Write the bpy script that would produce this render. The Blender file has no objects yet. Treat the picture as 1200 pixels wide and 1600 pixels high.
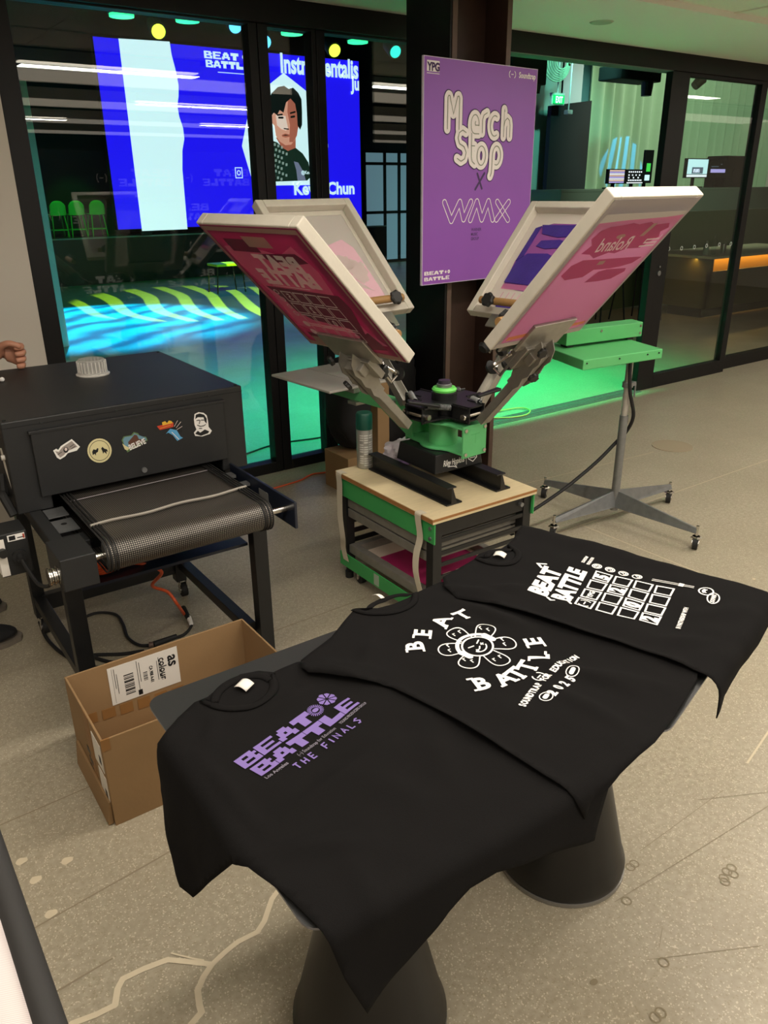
import bpy, bmesh, math, random
from mathutils import Vector, Matrix, noise
from mathutils.geometry import delaunay_2d_cdt
random.seed(7)
PI = math.pi
V = Vector
S = bpy.context.scene
COL = S.collection

# ---------------------------------------------------------------- camera
# x runs along the glass partition, y away from it into the hall, z up; the camera stands at the origin, 1.6 m up
RX, RY, RZ = V((0.8163809, -0.2289911, 0.5301748)), V((-0.5774360, -0.3085831, 0.7558731)), V((-0.0094852, -0.9232224, -0.3841490))
FOC, EYE = 1215.0, V((0, 0, 1.6))
cam = bpy.data.objects.new('camera', bpy.data.cameras.new('camera'))
COL.objects.link(cam)
cam.data.sensor_fit = 'VERTICAL'
cam.data.sensor_height = 36.0
cam.data.lens = FOC / 1600.0 * 36.0
cam.data.clip_start, cam.data.clip_end = 0.05, 200
right, up, back = V((RX[0], RY[0], RZ[0])), -V((RX[1], RY[1], RZ[1])), -V((RX[2], RY[2], RZ[2]))
cam.matrix_world = Matrix(((right.x, up.x, back.x, 0), (right.y, up.y, back.y, 0), (right.z, up.z, back.z, 1.6), (0, 0, 0, 1)))
S.camera = cam
vs = S.view_settings
vs.view_transform, vs.look, vs.gamma, vs.use_curve_mapping = 'Standard', 'None', 1, False
vs.exposure = 0.22
S.cycles.max_bounces = 10
S.cycles.transparent_max_bounces = 16
S.cycles.caustics_reflective = False
S.cycles.sample_clamp_indirect = 6
world = bpy.data.worlds.new('world'); S.world = world; world.use_nodes = True
world.node_tree.nodes['Background'].inputs[0].default_value = (0.6, 0.62, 0.6, 1)
world.node_tree.nodes['Background'].inputs[1].default_value = 0.02

def ray(u, v):
    d = V((u - 600.0, v - 800.0, FOC)); return V((RX.dot(d), RY.dot(d), RZ.dot(d)))
def onZ(u, v, z=0.0):
    d = ray(u, v); return EYE + d * ((z - 1.6) / d.z)
def onY(u, v, y):
    d = ray(u, v); return EYE + d * (y / d.y)
def onX(u, v, x):
    d = ray(u, v); return EYE + d * (x / d.x)

# ---------------------------------------------------------------- lamps
def lamp(name, kind, loc, col, power, to=None, size=0.1, sizey=None, angle=60, blend=0.3, gobo=None, spread=180):
    l = bpy.data.lights.new(name, kind); l.color = col; l.energy = power
    o = bpy.data.objects.new(name, l); COL.objects.link(o); o.location = loc
    d = (V(to) - V(loc)) if to is not None else V((0, 0, -1))
    o.rotation_euler = d.to_track_quat('-Z', 'Y').to_euler()
    if kind == 'AREA':
        l.shape = 'RECTANGLE' if sizey else 'DISK'; l.size = size
        if sizey: l.size_y = sizey
        l.spread = math.radians(spread)
    else: l.shadow_soft_size = size
    if kind == 'SPOT': l.spot_size = math.radians(angle); l.spot_blend = blend
    if gobo:
        l.use_nodes = True; nt = l.node_tree; N = nt.nodes; em = N['Emission']
        tc = N.new('ShaderNodeTexCoord'); sp = N.new('ShaderNodeSeparateXYZ'); nt.links.new(tc.outputs['Normal'], sp.inputs[0])
        dx = N.new('ShaderNodeMath'); dx.operation = 'DIVIDE'; nt.links.new(sp.outputs[0], dx.inputs[0]); nt.links.new(sp.outputs[2], dx.inputs[1])
        dy = N.new('ShaderNodeMath'); dy.operation = 'DIVIDE'; nt.links.new(sp.outputs[1], dy.inputs[0]); nt.links.new(sp.outputs[2], dy.inputs[1])
        cb = N.new('ShaderNodeCombineXYZ'); nt.links.new(dx.outputs[0], cb.inputs[0]); nt.links.new(dy.outputs[0], cb.inputs[1])
        mp = N.new('ShaderNodeMapping'); nt.links.new(cb.outputs[0], mp.inputs[0]); mp.inputs['Rotation'].default_value = (0, 0, gobo.get('rot', 0))
        w = N.new('ShaderNodeTexWave'); nt.links.new(mp.outputs[0], w.inputs[0])
        w.inputs['Scale'].default_value = gobo['scale']; w.inputs['Distortion'].default_value = gobo['dist']
        w.inputs['Detail'].default_value = gobo.get('detail', 1); w.inputs['Detail Scale'].default_value = gobo.get('ds', 1)
        r = N.new('ShaderNodeValToRGB'); nt.links.new(w.outputs['Fac'], r.inputs[0])
        a, b = gobo['ramp']; r.color_ramp.elements[0].position = a; r.color_ramp.elements[1].position = b
        r.color_ramp.elements[0].color = (*gobo.get('low', (0, 0, 0)), 1); r.color_ramp.elements[1].color = (*gobo.get('high', (1, 1, 1)), 1)
        nt.links.new(r.outputs[0], em.inputs[0])
    return o

WARM = (1.0, 0.92, 0.81)
CEIL_LAMPS = [(2.3, 1.25, 26), (0.2, 1.25, 22), (4.9, 1.5, 30), (1.2, -0.9, 34), (4.0, -1.1, 26), (-1.5, -0.6, 14), (6.9, 1.25, 24), (2.5, -3.6, 30), (5.8, -3.6, 30), (7.8, 2.4, 18)]
for i, (x, y, p) in enumerate(CEIL_LAMPS):
    lamp('ceiling_lamp_light', 'AREA', (x, y, 2.47), WARM, p, size=1.4, sizey=0.16)
GREEN, TEAL, BLUE, YEL = (0.004, 1.0, 0.30), (0.01, 0.78, 0.70), (0.0, 0.20, 1.0), (0.50, 1.0, 0.02)
lamp('doorway_wash_light', 'AREA', (4.6, 4.285, 3.4), GREEN, 62, to=(4.6, 4.9, 0), size=1.7, sizey=0.05, spread=75)
lamp('glass_wash_light', 'AREA', (1.9, 4.30, 3.4), TEAL, 24, to=(1.9, 5.3, 0), size=1.7, sizey=0.05, spread=100)
lamp('glass_wash_light', 'AREA', (3.1, 4.30, 3.4), (0.01, 0.85, 0.5), 26, to=(3.1, 5.2, 0), size=0.9, sizey=0.05, spread=80)
lamp('stage_wash_light', 'SPOT', (2.9, 5.2, 4.3), (0.02, 0.62, 0.72), 240, to=(3.0, 7.6, 0), size=0.08, angle=78, blend=0.8)
lamp('stage_wash_light', 'SPOT', (6.3, 9.0, 4.3), GREEN, 260, to=(5.6, 11.5, 0), size=0.08, angle=80, blend=0.7)
lamp('gobo_light', 'SPOT', (3.1, 12.0, 4.4), BLUE, 8000, to=(3.0, 10.7, 0), size=0.01, angle=48, blend=0.4,
     gobo=dict(scale=2.6, dist=6, detail=3, ds=1.6, rot=0.9, ramp=(0.0, 0.8), low=(0.3, 0.5, 0.35), high=(1, 2.2, 1)))
lamp('gobo_light', 'SPOT', (4.6, 8.8, 4.2), YEL, 3600, to=(4.75, 11.5, 0), size=0.01, angle=40, blend=0.15,
     gobo=dict(scale=3.6, dist=4, detail=0, ds=0.7, rot=0.15, ramp=(0.60, 0.66), low=(0.0, 0.01, 0.02), high=(0.9, 1, 0.6)))
lamp('curtain_wash_light', 'SPOT', (14.5, 7.5, 4.3), (0.85, 1.0, 0.74), 850, to=(16.5, 12.0, 2.6), size=0.1, angle=100, blend=0.6)
lamp('curtain_gobo_light', 'SPOT', (13.9, 9.4, 3.2), (0.01, 0.36, 1.0), 800, to=(14.75, 12.0, 1.95), size=0.01, angle=24, blend=0.05,
     gobo=dict(scale=7, dist=0.2, detail=0, ds=1, rot=0.05, ramp=(0.5, 0.55)))
lamp('side_wall_light', 'SPOT', (11.2, 9.5, 4.2), (0.25, 0.9, 0.7), 250, to=(12.6, 12.2, 2.4), size=0.1, angle=60, blend=0.6)
lamp('stool_light', 'SPOT', (3.9, 13.4, 4.3), (0.08, 1.0, 0.12), 200, to=(4.3, 15.8, 1.3), size=0.05, angle=22, blend=0.5)
lamp('desk_light', 'SPOT', (10.5, 6.5, 4.3), (0.8, 1.0, 0.8), 160, to=(11.5, 8.6, 1.2), size=0.1, angle=80, blend=0.6)
lamp('bar_shelf_light', 'AREA', (10.2, 6.22, 0.73), (1.0, 0.55, 0.12), 5, to=(10.2, 6.28, 0.5), size=2.2, sizey=0.03)

# ---------------------------------------------------------------- object helpers
def tag(o, label=None, cat=None, group=None, kind=None):
    if label: o['label'] = label
    if cat: o['category'] = cat
    if group: o['group'] = group
    if kind: o['kind'] = kind
    return o
BASE = {}
def thing(name, label, cat, loc=(0, 0, 0), rz=0.0, group=None):
    o = bpy.data.objects.new(name, None); COL.objects.link(o); o.empty_display_size = 0.1
    o.location = loc; o.rotation_euler = (0, 0, rz)
    BASE[o.name] = Matrix.Translation(V(loc)) @ Matrix.Rotation(rz, 4, 'Z')
    return tag(o, label, cat, group)
def copy_tree(o, parent=None):
    c = o.copy(); COL.objects.link(c)
    if parent is not None: c.parent = parent
    for ch in list(o.children): copy_tree(ch, c)
    return c

PIECES = {'knob', 'hub_bracket', 'tape_patch', 'mesh_border', 'top_screw', 'bed_plate', 'hanger', 'screw', 'spacer', 'bolt', 'ink_film', 'bare_mesh'}
class MB:
    """collects shapes into ONE mesh"""
    def __init__(s, M=None): s.bm = bmesh.new(); s.mi = 0; s.M = M or Matrix()
    def use(s, i): s.mi = i; return s
    def face(s, vs):
        try: f = s.bm.faces.new(vs)
        except ValueError: return None
        f.material_index = s.mi; return f
    def vert(s, p): return s.bm.verts.new(s.M @ V(p))
    def hexa(s, p):
        v = [s.vert(q) for q in p]
        for a in ((0, 3, 2, 1), (4, 5, 6, 7), (0, 1, 5, 4), (1, 2, 6, 5), (2, 3, 7, 6), (3, 0, 4, 7)): s.face([v[i] for i in a])
        return s
    def box(s, lo, hi, M=None):
        (a, b, c), (d, e, f) = lo, hi
        p = [V(q) for q in ((a, b, c), (d, b, c), (d, e, c), (a, e, c), (a, b, f), (d, b, f), (d, e, f), (a, e, f))]
        if M is not None: p = [M @ q for q in p]
        return s.hexa(p)
    def rings(s, rings, cap=True, closed=False):
        R = [[s.vert(p) for p in r] for r in rings]; n = len(R[0])
        for a, b in list(zip(R, R[1:])) + ([(R[-1], R[0])] if closed else []):
            for i in range(n): s.face([a[i], a[(i + 1) % n], b[(i + 1) % n], b[i]])
        if cap and not closed: s.face(R[0][::-1]); s.face(R[-1])
        return s
    def cyl(s, p0, p1, r0, r1=None, n=20):
        p0, p1 = V(p0), V(p1); r1 = r0 if r1 is None else r1; d = (p1 - p0).normalized()
        a = d.orthogonal().normalized(); b = d.cross(a)
        ring = lambda p, r: [p + a * r * math.cos(2 * PI * i / n) + b * r * math.sin(2 * PI * i / n) for i in range(n)]
        return s.rings([ring(p0, r0), ring(p1, r1)])
    def lathe(s, prof, M=None, n=32, cap=True):
        M = M or Matrix()
        return s.rings([[M @ V((r * math.cos(2 * PI * i / n), r * math.sin(2 * PI * i / n), z)) for i in range(n)] for r, z in prof], cap)
    def tube(s, pts, r, n=8, closed=False, flat=1.0):
        pts = [V(p) for p in pts]; R = []; nrm = None
        for i, p in enumerate(pts):
            if closed: t = pts[(i + 1) % len(pts)] - pts[i - 1]
            else: t = pts[min(i + 1, len(pts) - 1)] - pts[max(i - 1, 0)]
            t.normalize()
            nrm = t.orthogonal().normalized() if nrm is None else (nrm - t * nrm.dot(t)).normalized()
            b = t.cross(nrm); rr = r[i] if isinstance(r, (list, tuple)) else r
            R.append([p + nrm * rr * math.cos(2 * PI * k / n) + b * rr * flat * math.sin(2 * PI * k / n) for k in range(n)])
        return s.rings(R, not closed, closed)
    def prism(s, poly, z0, z1, M=None):
        M = M or Matrix()
        return s.rings([[M @ V((x, y, z)) for x, y in poly] for z in (z0, z1)])
    def poly(s, pts): s.face([s.vert(p) for p in pts]); return s
    def grid(s, f, nu, nv):
        g = [[s.vert(f(i / nu, j / nv)) for j in range(nv + 1)] for i in range(nu + 1)]
        for i in range(nu):
            for j in range(nv): s.face([g[i][j], g[i + 1][j], g[i + 1][j + 1], g[i][j + 1]])
        return s
    def strokes(s, lines, w, F, caps=True, n=6):
        """flat ribbons along polylines, mitred at the bends, round at the ends; each lies a hair above the one before"""
        for L in lines:
            P = []
            for p in L:
                p = V((p[0], p[1]))
                if not P or (p - P[-1]).length > 1e-6: P.append(p)
            if len(P) < 2: continue
            loop = len(P) > 3 and (P[0] - P[-1]).length < 1e-4
            if loop: P.pop()
            k = len(P); A, B = [], []; s.lift = (getattr(s, 'lift', 0) + 1) % 14
            o = F(P[0].x, P[0].y); nn = (F(P[0].x + .001, P[0].y) - o).cross(F(P[0].x, P[0].y + .001) - o)
            nn = nn.normalized() * (s.lift * 5e-5); nn = nn if nn.dot(EYE - o) > 0 else -nn
            G = lambda q: F(q.x, q.y) + nn
            for i, p in enumerate(P):
                a = (p - P[i - 1]).normalized() if (i or loop) else (P[1] - p).normalized()
                b = (P[(i + 1) % k] - p).normalized() if (i < k - 1 or loop) else a
                na = V((-a.y, a.x)); m = na + V((-b.y, b.x)); m = m.normalized() if m.length > .2 else na
                m = m * (w / 2 / max(.5, m.dot(na))); A.append(s.vert(G(p + m))); B.append(s.vert(G(p - m)))
            for i in range(k if loop else k - 1): s.face([A[i], B[i], B[(i + 1) % k], A[(i + 1) % k]])
            if caps and not loop:
                for p, q, va, vb in ((P[0], P[1], B[0], A[0]), (P[-1], P[-2], A[-1], B[-1])):
                    d = (p - q).normalized(); e = V((-d.y, d.x)); s.face([va] + [s.vert(G(p + (e * math.cos(PI * t / n) + d * math.sin(PI * t / n)) * w / 2)) for t in range(1, n)] + [vb])
        return s
    def fat(s, lines, w, F, n=14):
        """round jointed strokes for heavy lettering; every piece lies a hair above the last"""
        k = 0
        for L in lines:
            L = [V((p[0], p[1])) for p in L]; o = F(*L[0]); nn = (F(L[0].x + .001, L[0].y) - o).cross(F(L[0].x, L[0].y + .001) - o).normalized(); nn = nn if nn.dot(EYE - o) > 0 else -nn
            for i, a in enumerate(L):
                k += 1; h = nn * (k % 44) * 2.6e-5
                s.poly([F(a.x + w / 2 * math.cos(2 * PI * t / n), a.y + w / 2 * math.sin(2 * PI * t / n)) + h for t in range(n)])
                if i < len(L) - 1 and (L[i + 1] - a).length > 1e-6:
                    b = L[i + 1]; d = (b - a).normalized(); q = V((-d.y, d.x)) * w / 2; k += 1; h = nn * (k % 44) * 2.6e-5
                    s.poly([F(*(a + q)) + h, F(*(a - q)) + h, F(*(b - q)) + h, F(*(b + q)) + h])
        return s
    def text(s, body, size, F, align='CENTER', bold=0.0, sx=1.0, mirror=False, sub=0):
        vv, ff, (x0, x1) = glyphs(body, bold)
        off = {'CENTER': -(x0 + x1) / 2, 'LEFT': -x0, 'RIGHT': -x1}[align]
        k = -1 if mirror else 1
        tb = bmesh.new(); t = [tb.verts.new((k * (x + off) * size * sx, y * size, 0)) for x, y in vv]
        for f in ff:
            try: tb.faces.new([t[i] for i in f])
            except ValueError: pass
        if sub:
            for _ in range(3):
                e = [e for e in tb.edges if e.calc_length() > sub]
                if not e: break
                bmesh.ops.subdivide_edges(tb, edges=e, cuts=1); bmesh.ops.triangulate(tb, faces=tb.faces[:])
        m = {v: s.vert(F(v.co.x, v.co.y)) for v in tb.verts}
        for f in tb.faces: s.face([m[v] for v in f.verts])
        tb.free(); return s
    def islands(s):
        s.bm.faces.index_update(); seen, out = set(), []
        for f in s.bm.faces:
            if f in seen: continue
            st, grp = [f], []; seen.add(f)
            while st:
                g = st.pop(); grp.append(g)
                for e in g.edges:
                    for h in e.link_faces:
                        if h not in seen: seen.add(h); st.append(h)
            out.append(grp)
        return out
    def build(s, name, mats, parent=None, smooth=False, bev=0, local=False, solid=0, sub=0, angle=35):
        if parent is not None and not local:
            b = BASE.get(parent.name)
            if b is not None: bmesh.ops.transform(s.bm, matrix=b.inverted(), verts=s.bm.verts)
        if name in PIECES:                                               # each loose piece becomes a part of its own
            gs = s.islands()
            if len(gs) > 1:
                first = None; keep = PIECES.copy(); PIECES.clear()
                for g in gs:
                    q = MB(); mp_ = {v: q.bm.verts.new(v.co) for f in g for v in f.verts}
                    for f in g: q.bm.faces.new([mp_[v] for v in f.verts]).material_index = f.material_index
                    o = q.build(name, mats, parent, smooth, bev, True, solid, sub, angle); first = first or o
                s.bm.free(); PIECES.update(keep); return first
        bmesh.ops.recalc_face_normals(s.bm, faces=s.bm.faces)
        me = bpy.data.meshes.new(name); s.bm.to_mesh(me); s.bm.free()
        for m in (mats if isinstance(mats, (list, tuple)) else [mats]): me.materials.append(m)
        o = bpy.data.objects.new(name, me); COL.objects.link(o)
        if parent is not None:
            o.parent = parent
            if parent.name in BASE: BASE[o.name] = BASE[parent.name]
        else: BASE[o.name] = Matrix()
        if smooth:
            for p in me.polygons: p.use_smooth = True
            if angle < 180:
                try: me.set_sharp_from_angle(angle=math.radians(angle))
                except Exception: pass
        if bev: m = o.modifiers.new('bevel', 'BEVEL'); m.width = bev; m.segments = 2; m.limit_method = 'ANGLE'; m.angle_limit = 0.7
        if solid: m = o.modifiers.new('thick', 'SOLIDIFY'); m.thickness = abs(solid); m.offset = -1 if solid > 0 else 1
        if sub: m = o.modifiers.new('sub', 'SUBSURF'); m.levels = sub; m.render_levels = sub
        return o

_G = {}
def glyphs(body, bold):
    k = (body, bold)
    if k not in _G:
        cu = bpy.data.curves.new('t', 'FONT'); cu.body = body; cu.size = 1; cu.offset = bold; cu.resolution_u = 3
        o = bpy.data.objects.new('t', cu); COL.objects.link(o)
        dg = bpy.context.evaluated_depsgraph_get(); me = bpy.data.meshes.new_from_object(o.evaluated_get(dg))
        vv = [(v.co.x, v.co.y) for v in me.vertices]; ff = [tuple(p.vertices) for p in me.polygons]
        bpy.data.objects.remove(o); bpy.data.curves.remove(cu); bpy.data.meshes.remove(me)
        xs = [v[0] for v in vv] or [0, 1]; _G[k] = (vv, ff, (min(xs), max(xs)))
    return _G[k]
BLK = {'B': ['XXXXXX.', 'XX..XXX', 'XXXXXX.', 'XX...XX', 'XXXXXXX'], 'E': ['XXXXXXX', 'XX.....', 'XXXXXX.', 'XX.....', 'XXXXXXX'],
       'A': ['..XXX..', '.XXXXX.', '.XX.XX.', 'XXXXXXX', 'XX...XX'], 'T': ['XXXXXXX', 'XXXXXXX', '..XXX..', '..XXX..', '..XXX..'],
       'L': ['XXX....', 'XXX....', 'XXX....', 'XXXXXXX', 'XXXXXXX']}
def block(mb, word, x, y, h, F, w=None, gap=0.8, cut=None):
    """wide blocky lettering, from lower left x, y; returns its end"""
    w = w or h * 1.45; cw, chh = w / 7, h / 5
    for ch in word:
        for r, row in enumerate(BLK[ch]):
            c = 0
            while c < 7:
                if row[c] == 'X':
                    e = c
                    while e < 7 and row[e] == 'X': e += 1
                    a, b = x + c * cw, x + e * cw
                    if cut is not None: b = min(b, cut)
                    y1 = y + h - r * chh; y0 = y1 - chh * 1.002
                    if b > a:
                        k = max(1, int((b - a) / 0.012)) if h < 0.05 else 1
                        for i in range(k):
                            p, q = a + (b - a) * i / k, a + (b - a) * (i + 1) / k
                            mb.poly([F(p, y0), F(q, y0), F(q, y1), F(p, y1)])
                    c = e
                else: c += 1
        x += w + cw * gap
    return x
def arc(cx, cy, rx, ry, a0, a1, n=14):
    return [(cx + rx * math.cos(math.radians(a0 + (a1 - a0) * i / n)), cy + ry * math.sin(math.radians(a0 + (a1 - a0) * i / n))) for i in range(n + 1)]
def frame(o, ex, ey):
    o, ex, ey = V(o), V(ex).normalized(), V(ey).normalized()
    return lambda x, y: o + ex * x + ey * y
def curve(pts, n=8):
    """smooth path through points"""
    P = [V(p) for p in pts]; P = [P[0] * 2 - P[1]] + P + [P[-1] * 2 - P[-2]]; out = []
    for i in range(1, len(P) - 2):
        a, b, c, d = P[i - 1:i + 3]
        for k in range(n):
            t = k / n
            out.append(0.5 * (2 * b + (c - a) * t + (2 * a - 5 * b + 4 * c - d) * t * t + (3 * b - a - 3 * c + d) * t ** 3))
    return out + [P[-2]]

# ---------------------------------------------------------------- materials
def lin(h):
    h = h.lstrip('#'); o = []
    for i in (0, 2, 4):
        c = int(h[i:i + 2], 16) / 255; o.append(c / 12.92 if c <= 0.04045 else ((c + 0.055) / 1.055) ** 2.4)
    return (*o, 1)
def mat(name, col, rough=0.5, metal=0.0, emit=0, var=0, vscale=8, bump=0, bscale=200, spec=0.5, alpha=1, sheen=0, trans=0, stretch=None):
    m = bpy.data.materials.new(name); m.use_nodes = True; nt = m.node_tree; b = nt.nodes['Principled BSDF']
    c = lin(col); b.inputs['Base Color'].default_value = c; b.inputs['Roughness'].default_value = rough; b.inputs['Metallic'].default_value = metal
    b.inputs['Specular IOR Level'].default_value = spec
    if sheen: b.inputs['Sheen Weight'].default_value = sheen; b.inputs['Sheen Roughness'].default_value = 0.6
    if trans: b.inputs['Transmission Weight'].default_value = trans
    if alpha < 1: b.inputs['Alpha'].default_value = alpha
    if emit: b.inputs['Emission Color'].default_value = c; b.inputs['Emission Strength'].default_value = emit
    if var or bump:
        tc = nt.nodes.new('ShaderNodeTexCoord'); src = tc.outputs['Object']
        if stretch:
            mp = nt.nodes.new('ShaderNodeMapping'); mp.inputs['Scale'].default_value = stretch; nt.links.new(src, mp.inputs[0]); src = mp.outputs[0]
    if var:
        n = nt.nodes.new('ShaderNodeTexNoise'); n.inputs['Scale'].default_value = vscale; n.inputs['Detail'].default_value = 6; nt.links.new(src, n.inputs[0])
        mx = nt.nodes.new('ShaderNodeMix'); mx.data_type = 'RGBA'; nt.links.new(n.outputs['Fac'], mx.inputs[0])
        mx.inputs[6].default_value = tuple(max(0, x * (1 - var)) for x in c[:3]) + (1,); mx.inputs[7].default_value = tuple(min(1, x * (1 + var)) for x in c[:3]) + (1,)
        nt.links.new(mx.outputs[2], b.inputs['Base Color'])
    if bump:
        n = nt.nodes.new('ShaderNodeTexNoise'); n.inputs['Scale'].default_value = bscale; n.inputs['Detail'].default_value = 4; nt.links.new(src, n.inputs[0])
        bp = nt.nodes.new('ShaderNodeBump'); bp.inputs['Strength'].default_value = bump; bp.inputs['Distance'].default_value = 0.002
        nt.links.new(n.outputs['Fac'], bp.inputs['Height']); nt.links.new(bp.outputs[0], b.inputs['Normal'])
    return m
def film(name, col, rough=.4, tr=.5):
    """stretched mesh and dried emulsion: lets part of the light through"""
    m = mat(name, col, rough, var=.05, vscale=8); nt = m.node_tree; N = nt.nodes; b = N['Principled BSDF']; t = N.new('ShaderNodeBsdfTranslucent'); t.inputs[0].default_value = lin(col)
    mx = N.new('ShaderNodeMixShader'); mx.inputs[0].default_value = tr; nt.links.new(b.outputs[0], mx.inputs[1]); nt.links.new(t.outputs[0], mx.inputs[2]); nt.links.new(mx.outputs[0], N['Material Output'].inputs[0]); return m
def glass(name, tint, base=0.06):
    m = bpy.data.materials.new(name); m.use_nodes = True; nt = m.node_tree; N = nt.nodes; N.remove(N['Principled BSDF']); out = N['Material Output']
    t = N.new('ShaderNodeBsdfTransparent'); t.inputs[0].default_value = (*tint, 1); g = N.new('ShaderNodeBsdfGlossy'); g.inputs['Roughness'].default_value = 0.0
    lw = N.new('ShaderNodeLayerWeight'); lw.inputs[0].default_value = 0.5
    pw = N.new('ShaderNodeMath'); pw.operation = 'POWER'; nt.links.new(lw.outputs['Facing'], pw.inputs[0]); pw.inputs[1].default_value = 5
    ma = N.new('ShaderNodeMath'); ma.operation = 'MULTIPLY_ADD'; nt.links.new(pw.outputs[0], ma.inputs[0]); ma.inputs[1].default_value = 0.9; ma.inputs[2].default_value = base
    mx = N.new('ShaderNodeMixShader'); nt.links.new(ma.outputs[0], mx.inputs[0]); nt.links.new(t.outputs[0], mx.inputs[1]); nt.links.new(g.outputs[0], mx.inputs[2])
    nt.links.new(mx.outputs[0], out.inputs[0]); return m

def floor_material():
    m = mat('polished_concrete', '#b5a58a', 0.36, var=0.0); nt = m.node_tree; N = nt.nodes; L = nt.links; b = N['Principled BSDF']
    tc = N.new('ShaderNodeTexCoord')
    def noise_(sc, det, a, bb):
        n = N.new('ShaderNodeTexNoise'); n.inputs['Scale'].default_value = sc; n.inputs['Detail'].default_value = det; L.new(tc.outputs['Object'], n.inputs[0])
        r = N.new('ShaderNodeMapRange'); r.inputs[1].default_value = a; r.inputs[2].default_value = bb; L.new(n.outputs['Fac'], r.inputs[0]); return r.outputs[0]
    def mix(f, a, c, mode='MIX'):
        x = N.new('ShaderNodeMix'); x.data_type = 'RGBA'; x.blend_type = mode
        if hasattr(f, 'node'): L.new(f, x.inputs[0])
        else: x.inputs[0].default_value = f
        for i, q in ((6, a), (7, c)):
            if hasattr(q, 'node'): L.new(q, x.inputs[i])
            else: x.inputs[i].default_value = q
        return x.outputs[2]
    big = mix(noise_(1.3, 5, 0.3, 0.7), lin('#9c937f'), lin('#aba28e'))
    mid = mix(noise_(60, 5, 0.35, 0.65), big, lin('#978e7a'))
    v = N.new('ShaderNodeTexVoronoi'); v.inputs['Scale'].default_value = 330; L.new(tc.outputs['Object'], v.inputs[0])
    sp = N.new('ShaderNodeSeparateColor'); L.new(v.outputs['Color'], sp.inputs[0])
    r1 = N.new('ShaderNodeMapRange'); r1.inputs[1].default_value = 0.90; r1.inputs[2].default_value = 0.94; L.new(sp.outputs[0], r1.inputs[0])
    c1 = mix(r1.outputs[0], mid, lin('#bfb49f'))
    r2 = N.new('ShaderNodeMapRange'); r2.inputs[1].default_value = 0.93; r2.inputs[2].default_value = 0.96; L.new(sp.outputs[1], r2.inputs[0])
    c2 = mix(r2.outputs[0], c1, lin('#918770'))
    L.new(c2, b.inputs['Base Color'])
    rr = N.new('ShaderNodeMapRange'); rr.inputs[3].default_value = 0.30; rr.inputs[4].default_value = 0.42; L.new(noise_(3, 4, 0.3, 0.7), rr.inputs[0]); L.new(rr.outputs[0], b.inputs['Roughness'])
    return m
K = {}
K['floor'] = floor_material()
K['black_frame'] = mat('black_aluminium_frame', '#131212', 0.5, 0.0, var=0.15, spec=.3)
K['glass'] = glass('pane_glass', (0.93, 0.975, 0.955))
K['black'] = mat('black_paint', '#161615', 0.45, var=0.2, vscale=30)
K['black_matte'] = mat('black_matte', '#0f0f0f', 0.8)
K['black_steel'] = mat('black_powder_coat', '#191a1b', 0.42, 0.1, var=0.25, vscale=25, bump=0.15, bscale=400)
K['rubber'] = mat('black_rubber', '#141414', 0.7)
K['knob'] = mat('black_plastic_knob', '#1d1d1c', 0.5)
K['chrome'] = mat('bright_steel', '#c9c6bf', 0.25, 1.0)
K['alu'] = mat('cast_aluminium', '#a8a59d', 0.38, 0.85, var=0.15, vscale=40)
K['galv'] = mat('galvanised_steel', '#8d8f90', 0.45, 0.8, var=0.25, vscale=30)
K['white'] = mat('white_print', '#e8e6e2', 0.6)
K['paper'] = mat('white_paper', '#dcd8d0', 0.7)
K['card'] = mat('brown_cardboard', '#8d704c', 0.8, var=0.10, vscale=6, bump=0.2, bscale=60)
K['card_dark'] = mat('darker_cardboard_tape', '#8a6236', 0.55)
K['cotton'] = mat('black_cotton', '#111010', 0.95, bump=0.3, bscale=900, spec=0.12)
K['print_white'] = mat('white_ink', '#e9e7e3', 0.75)
K['print_purple'] = mat('lilac_ink', '#7460a0', 0.75)
K['print_grey'] = mat('faint_grey_ink', '#77727f', 0.75)
K['press_green'] = mat('green_powder_coat', '#5cb673', 0.45, var=0.12, vscale=12)
K['flash_green'] = mat('mint_green_paint', '#58b06a', 0.5, var=0.08, vscale=12)
K['cart_green'] = mat('grass_green_paint', '#3a9a52', 0.5, var=0.12, vscale=10)
K['plywood'] = mat('pale_plywood', '#d8c7a0', 0.6, var=0.14, vscale=14, stretch=(1, 6, 1))
K['ply_edge'] = mat('plywood_edge', '#9a6a3a', 0.7, var=0.2, vscale=60)
K['tape'] = mat('masking_tape', '#c9c0ac', 0.7, var=0.08)
K['grey_frame'] = mat('grey_screen_frame', '#85827a', 0.5, 0.4, var=0.25, vscale=30)
K['wrap'] = mat('cream_taped_frame', '#c6c0b2', 0.5, var=0.10, vscale=20, bump=0.25, bscale=45)
K['wood'] = mat('beech_wood', '#9c7748', 0.5, var=0.2, vscale=20, stretch=(1, 8, 8))
K['soffit'] = mat('white_plasterboard', '#efede7', 0.85)
K['tile'] = mat('white_ceiling_tile', '#ebe7df', 0.9, var=0.06, vscale=60)
K['wall'] = mat('off_white_wall', '#cdc5ba', 0.85)
K['dark_room'] = mat('dark_room_paint', '#262d30', 0.9, spec=.1)
K['skin'] = mat('skin', '#b98268', 0.5, var=0.12, vscale=40)
K['cloth_black'] = mat('black_clothing', '#161618', 0.85)
K['steel_beam'] = mat('brown_steel', '#3d2a22', 0.5, 0.2, var=0.3, vscale=12)
K['steel_edge'] = mat('lighter_steel_edge', '#5d4a40', 0.5, 0.2, var=0.25, vscale=14)

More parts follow.
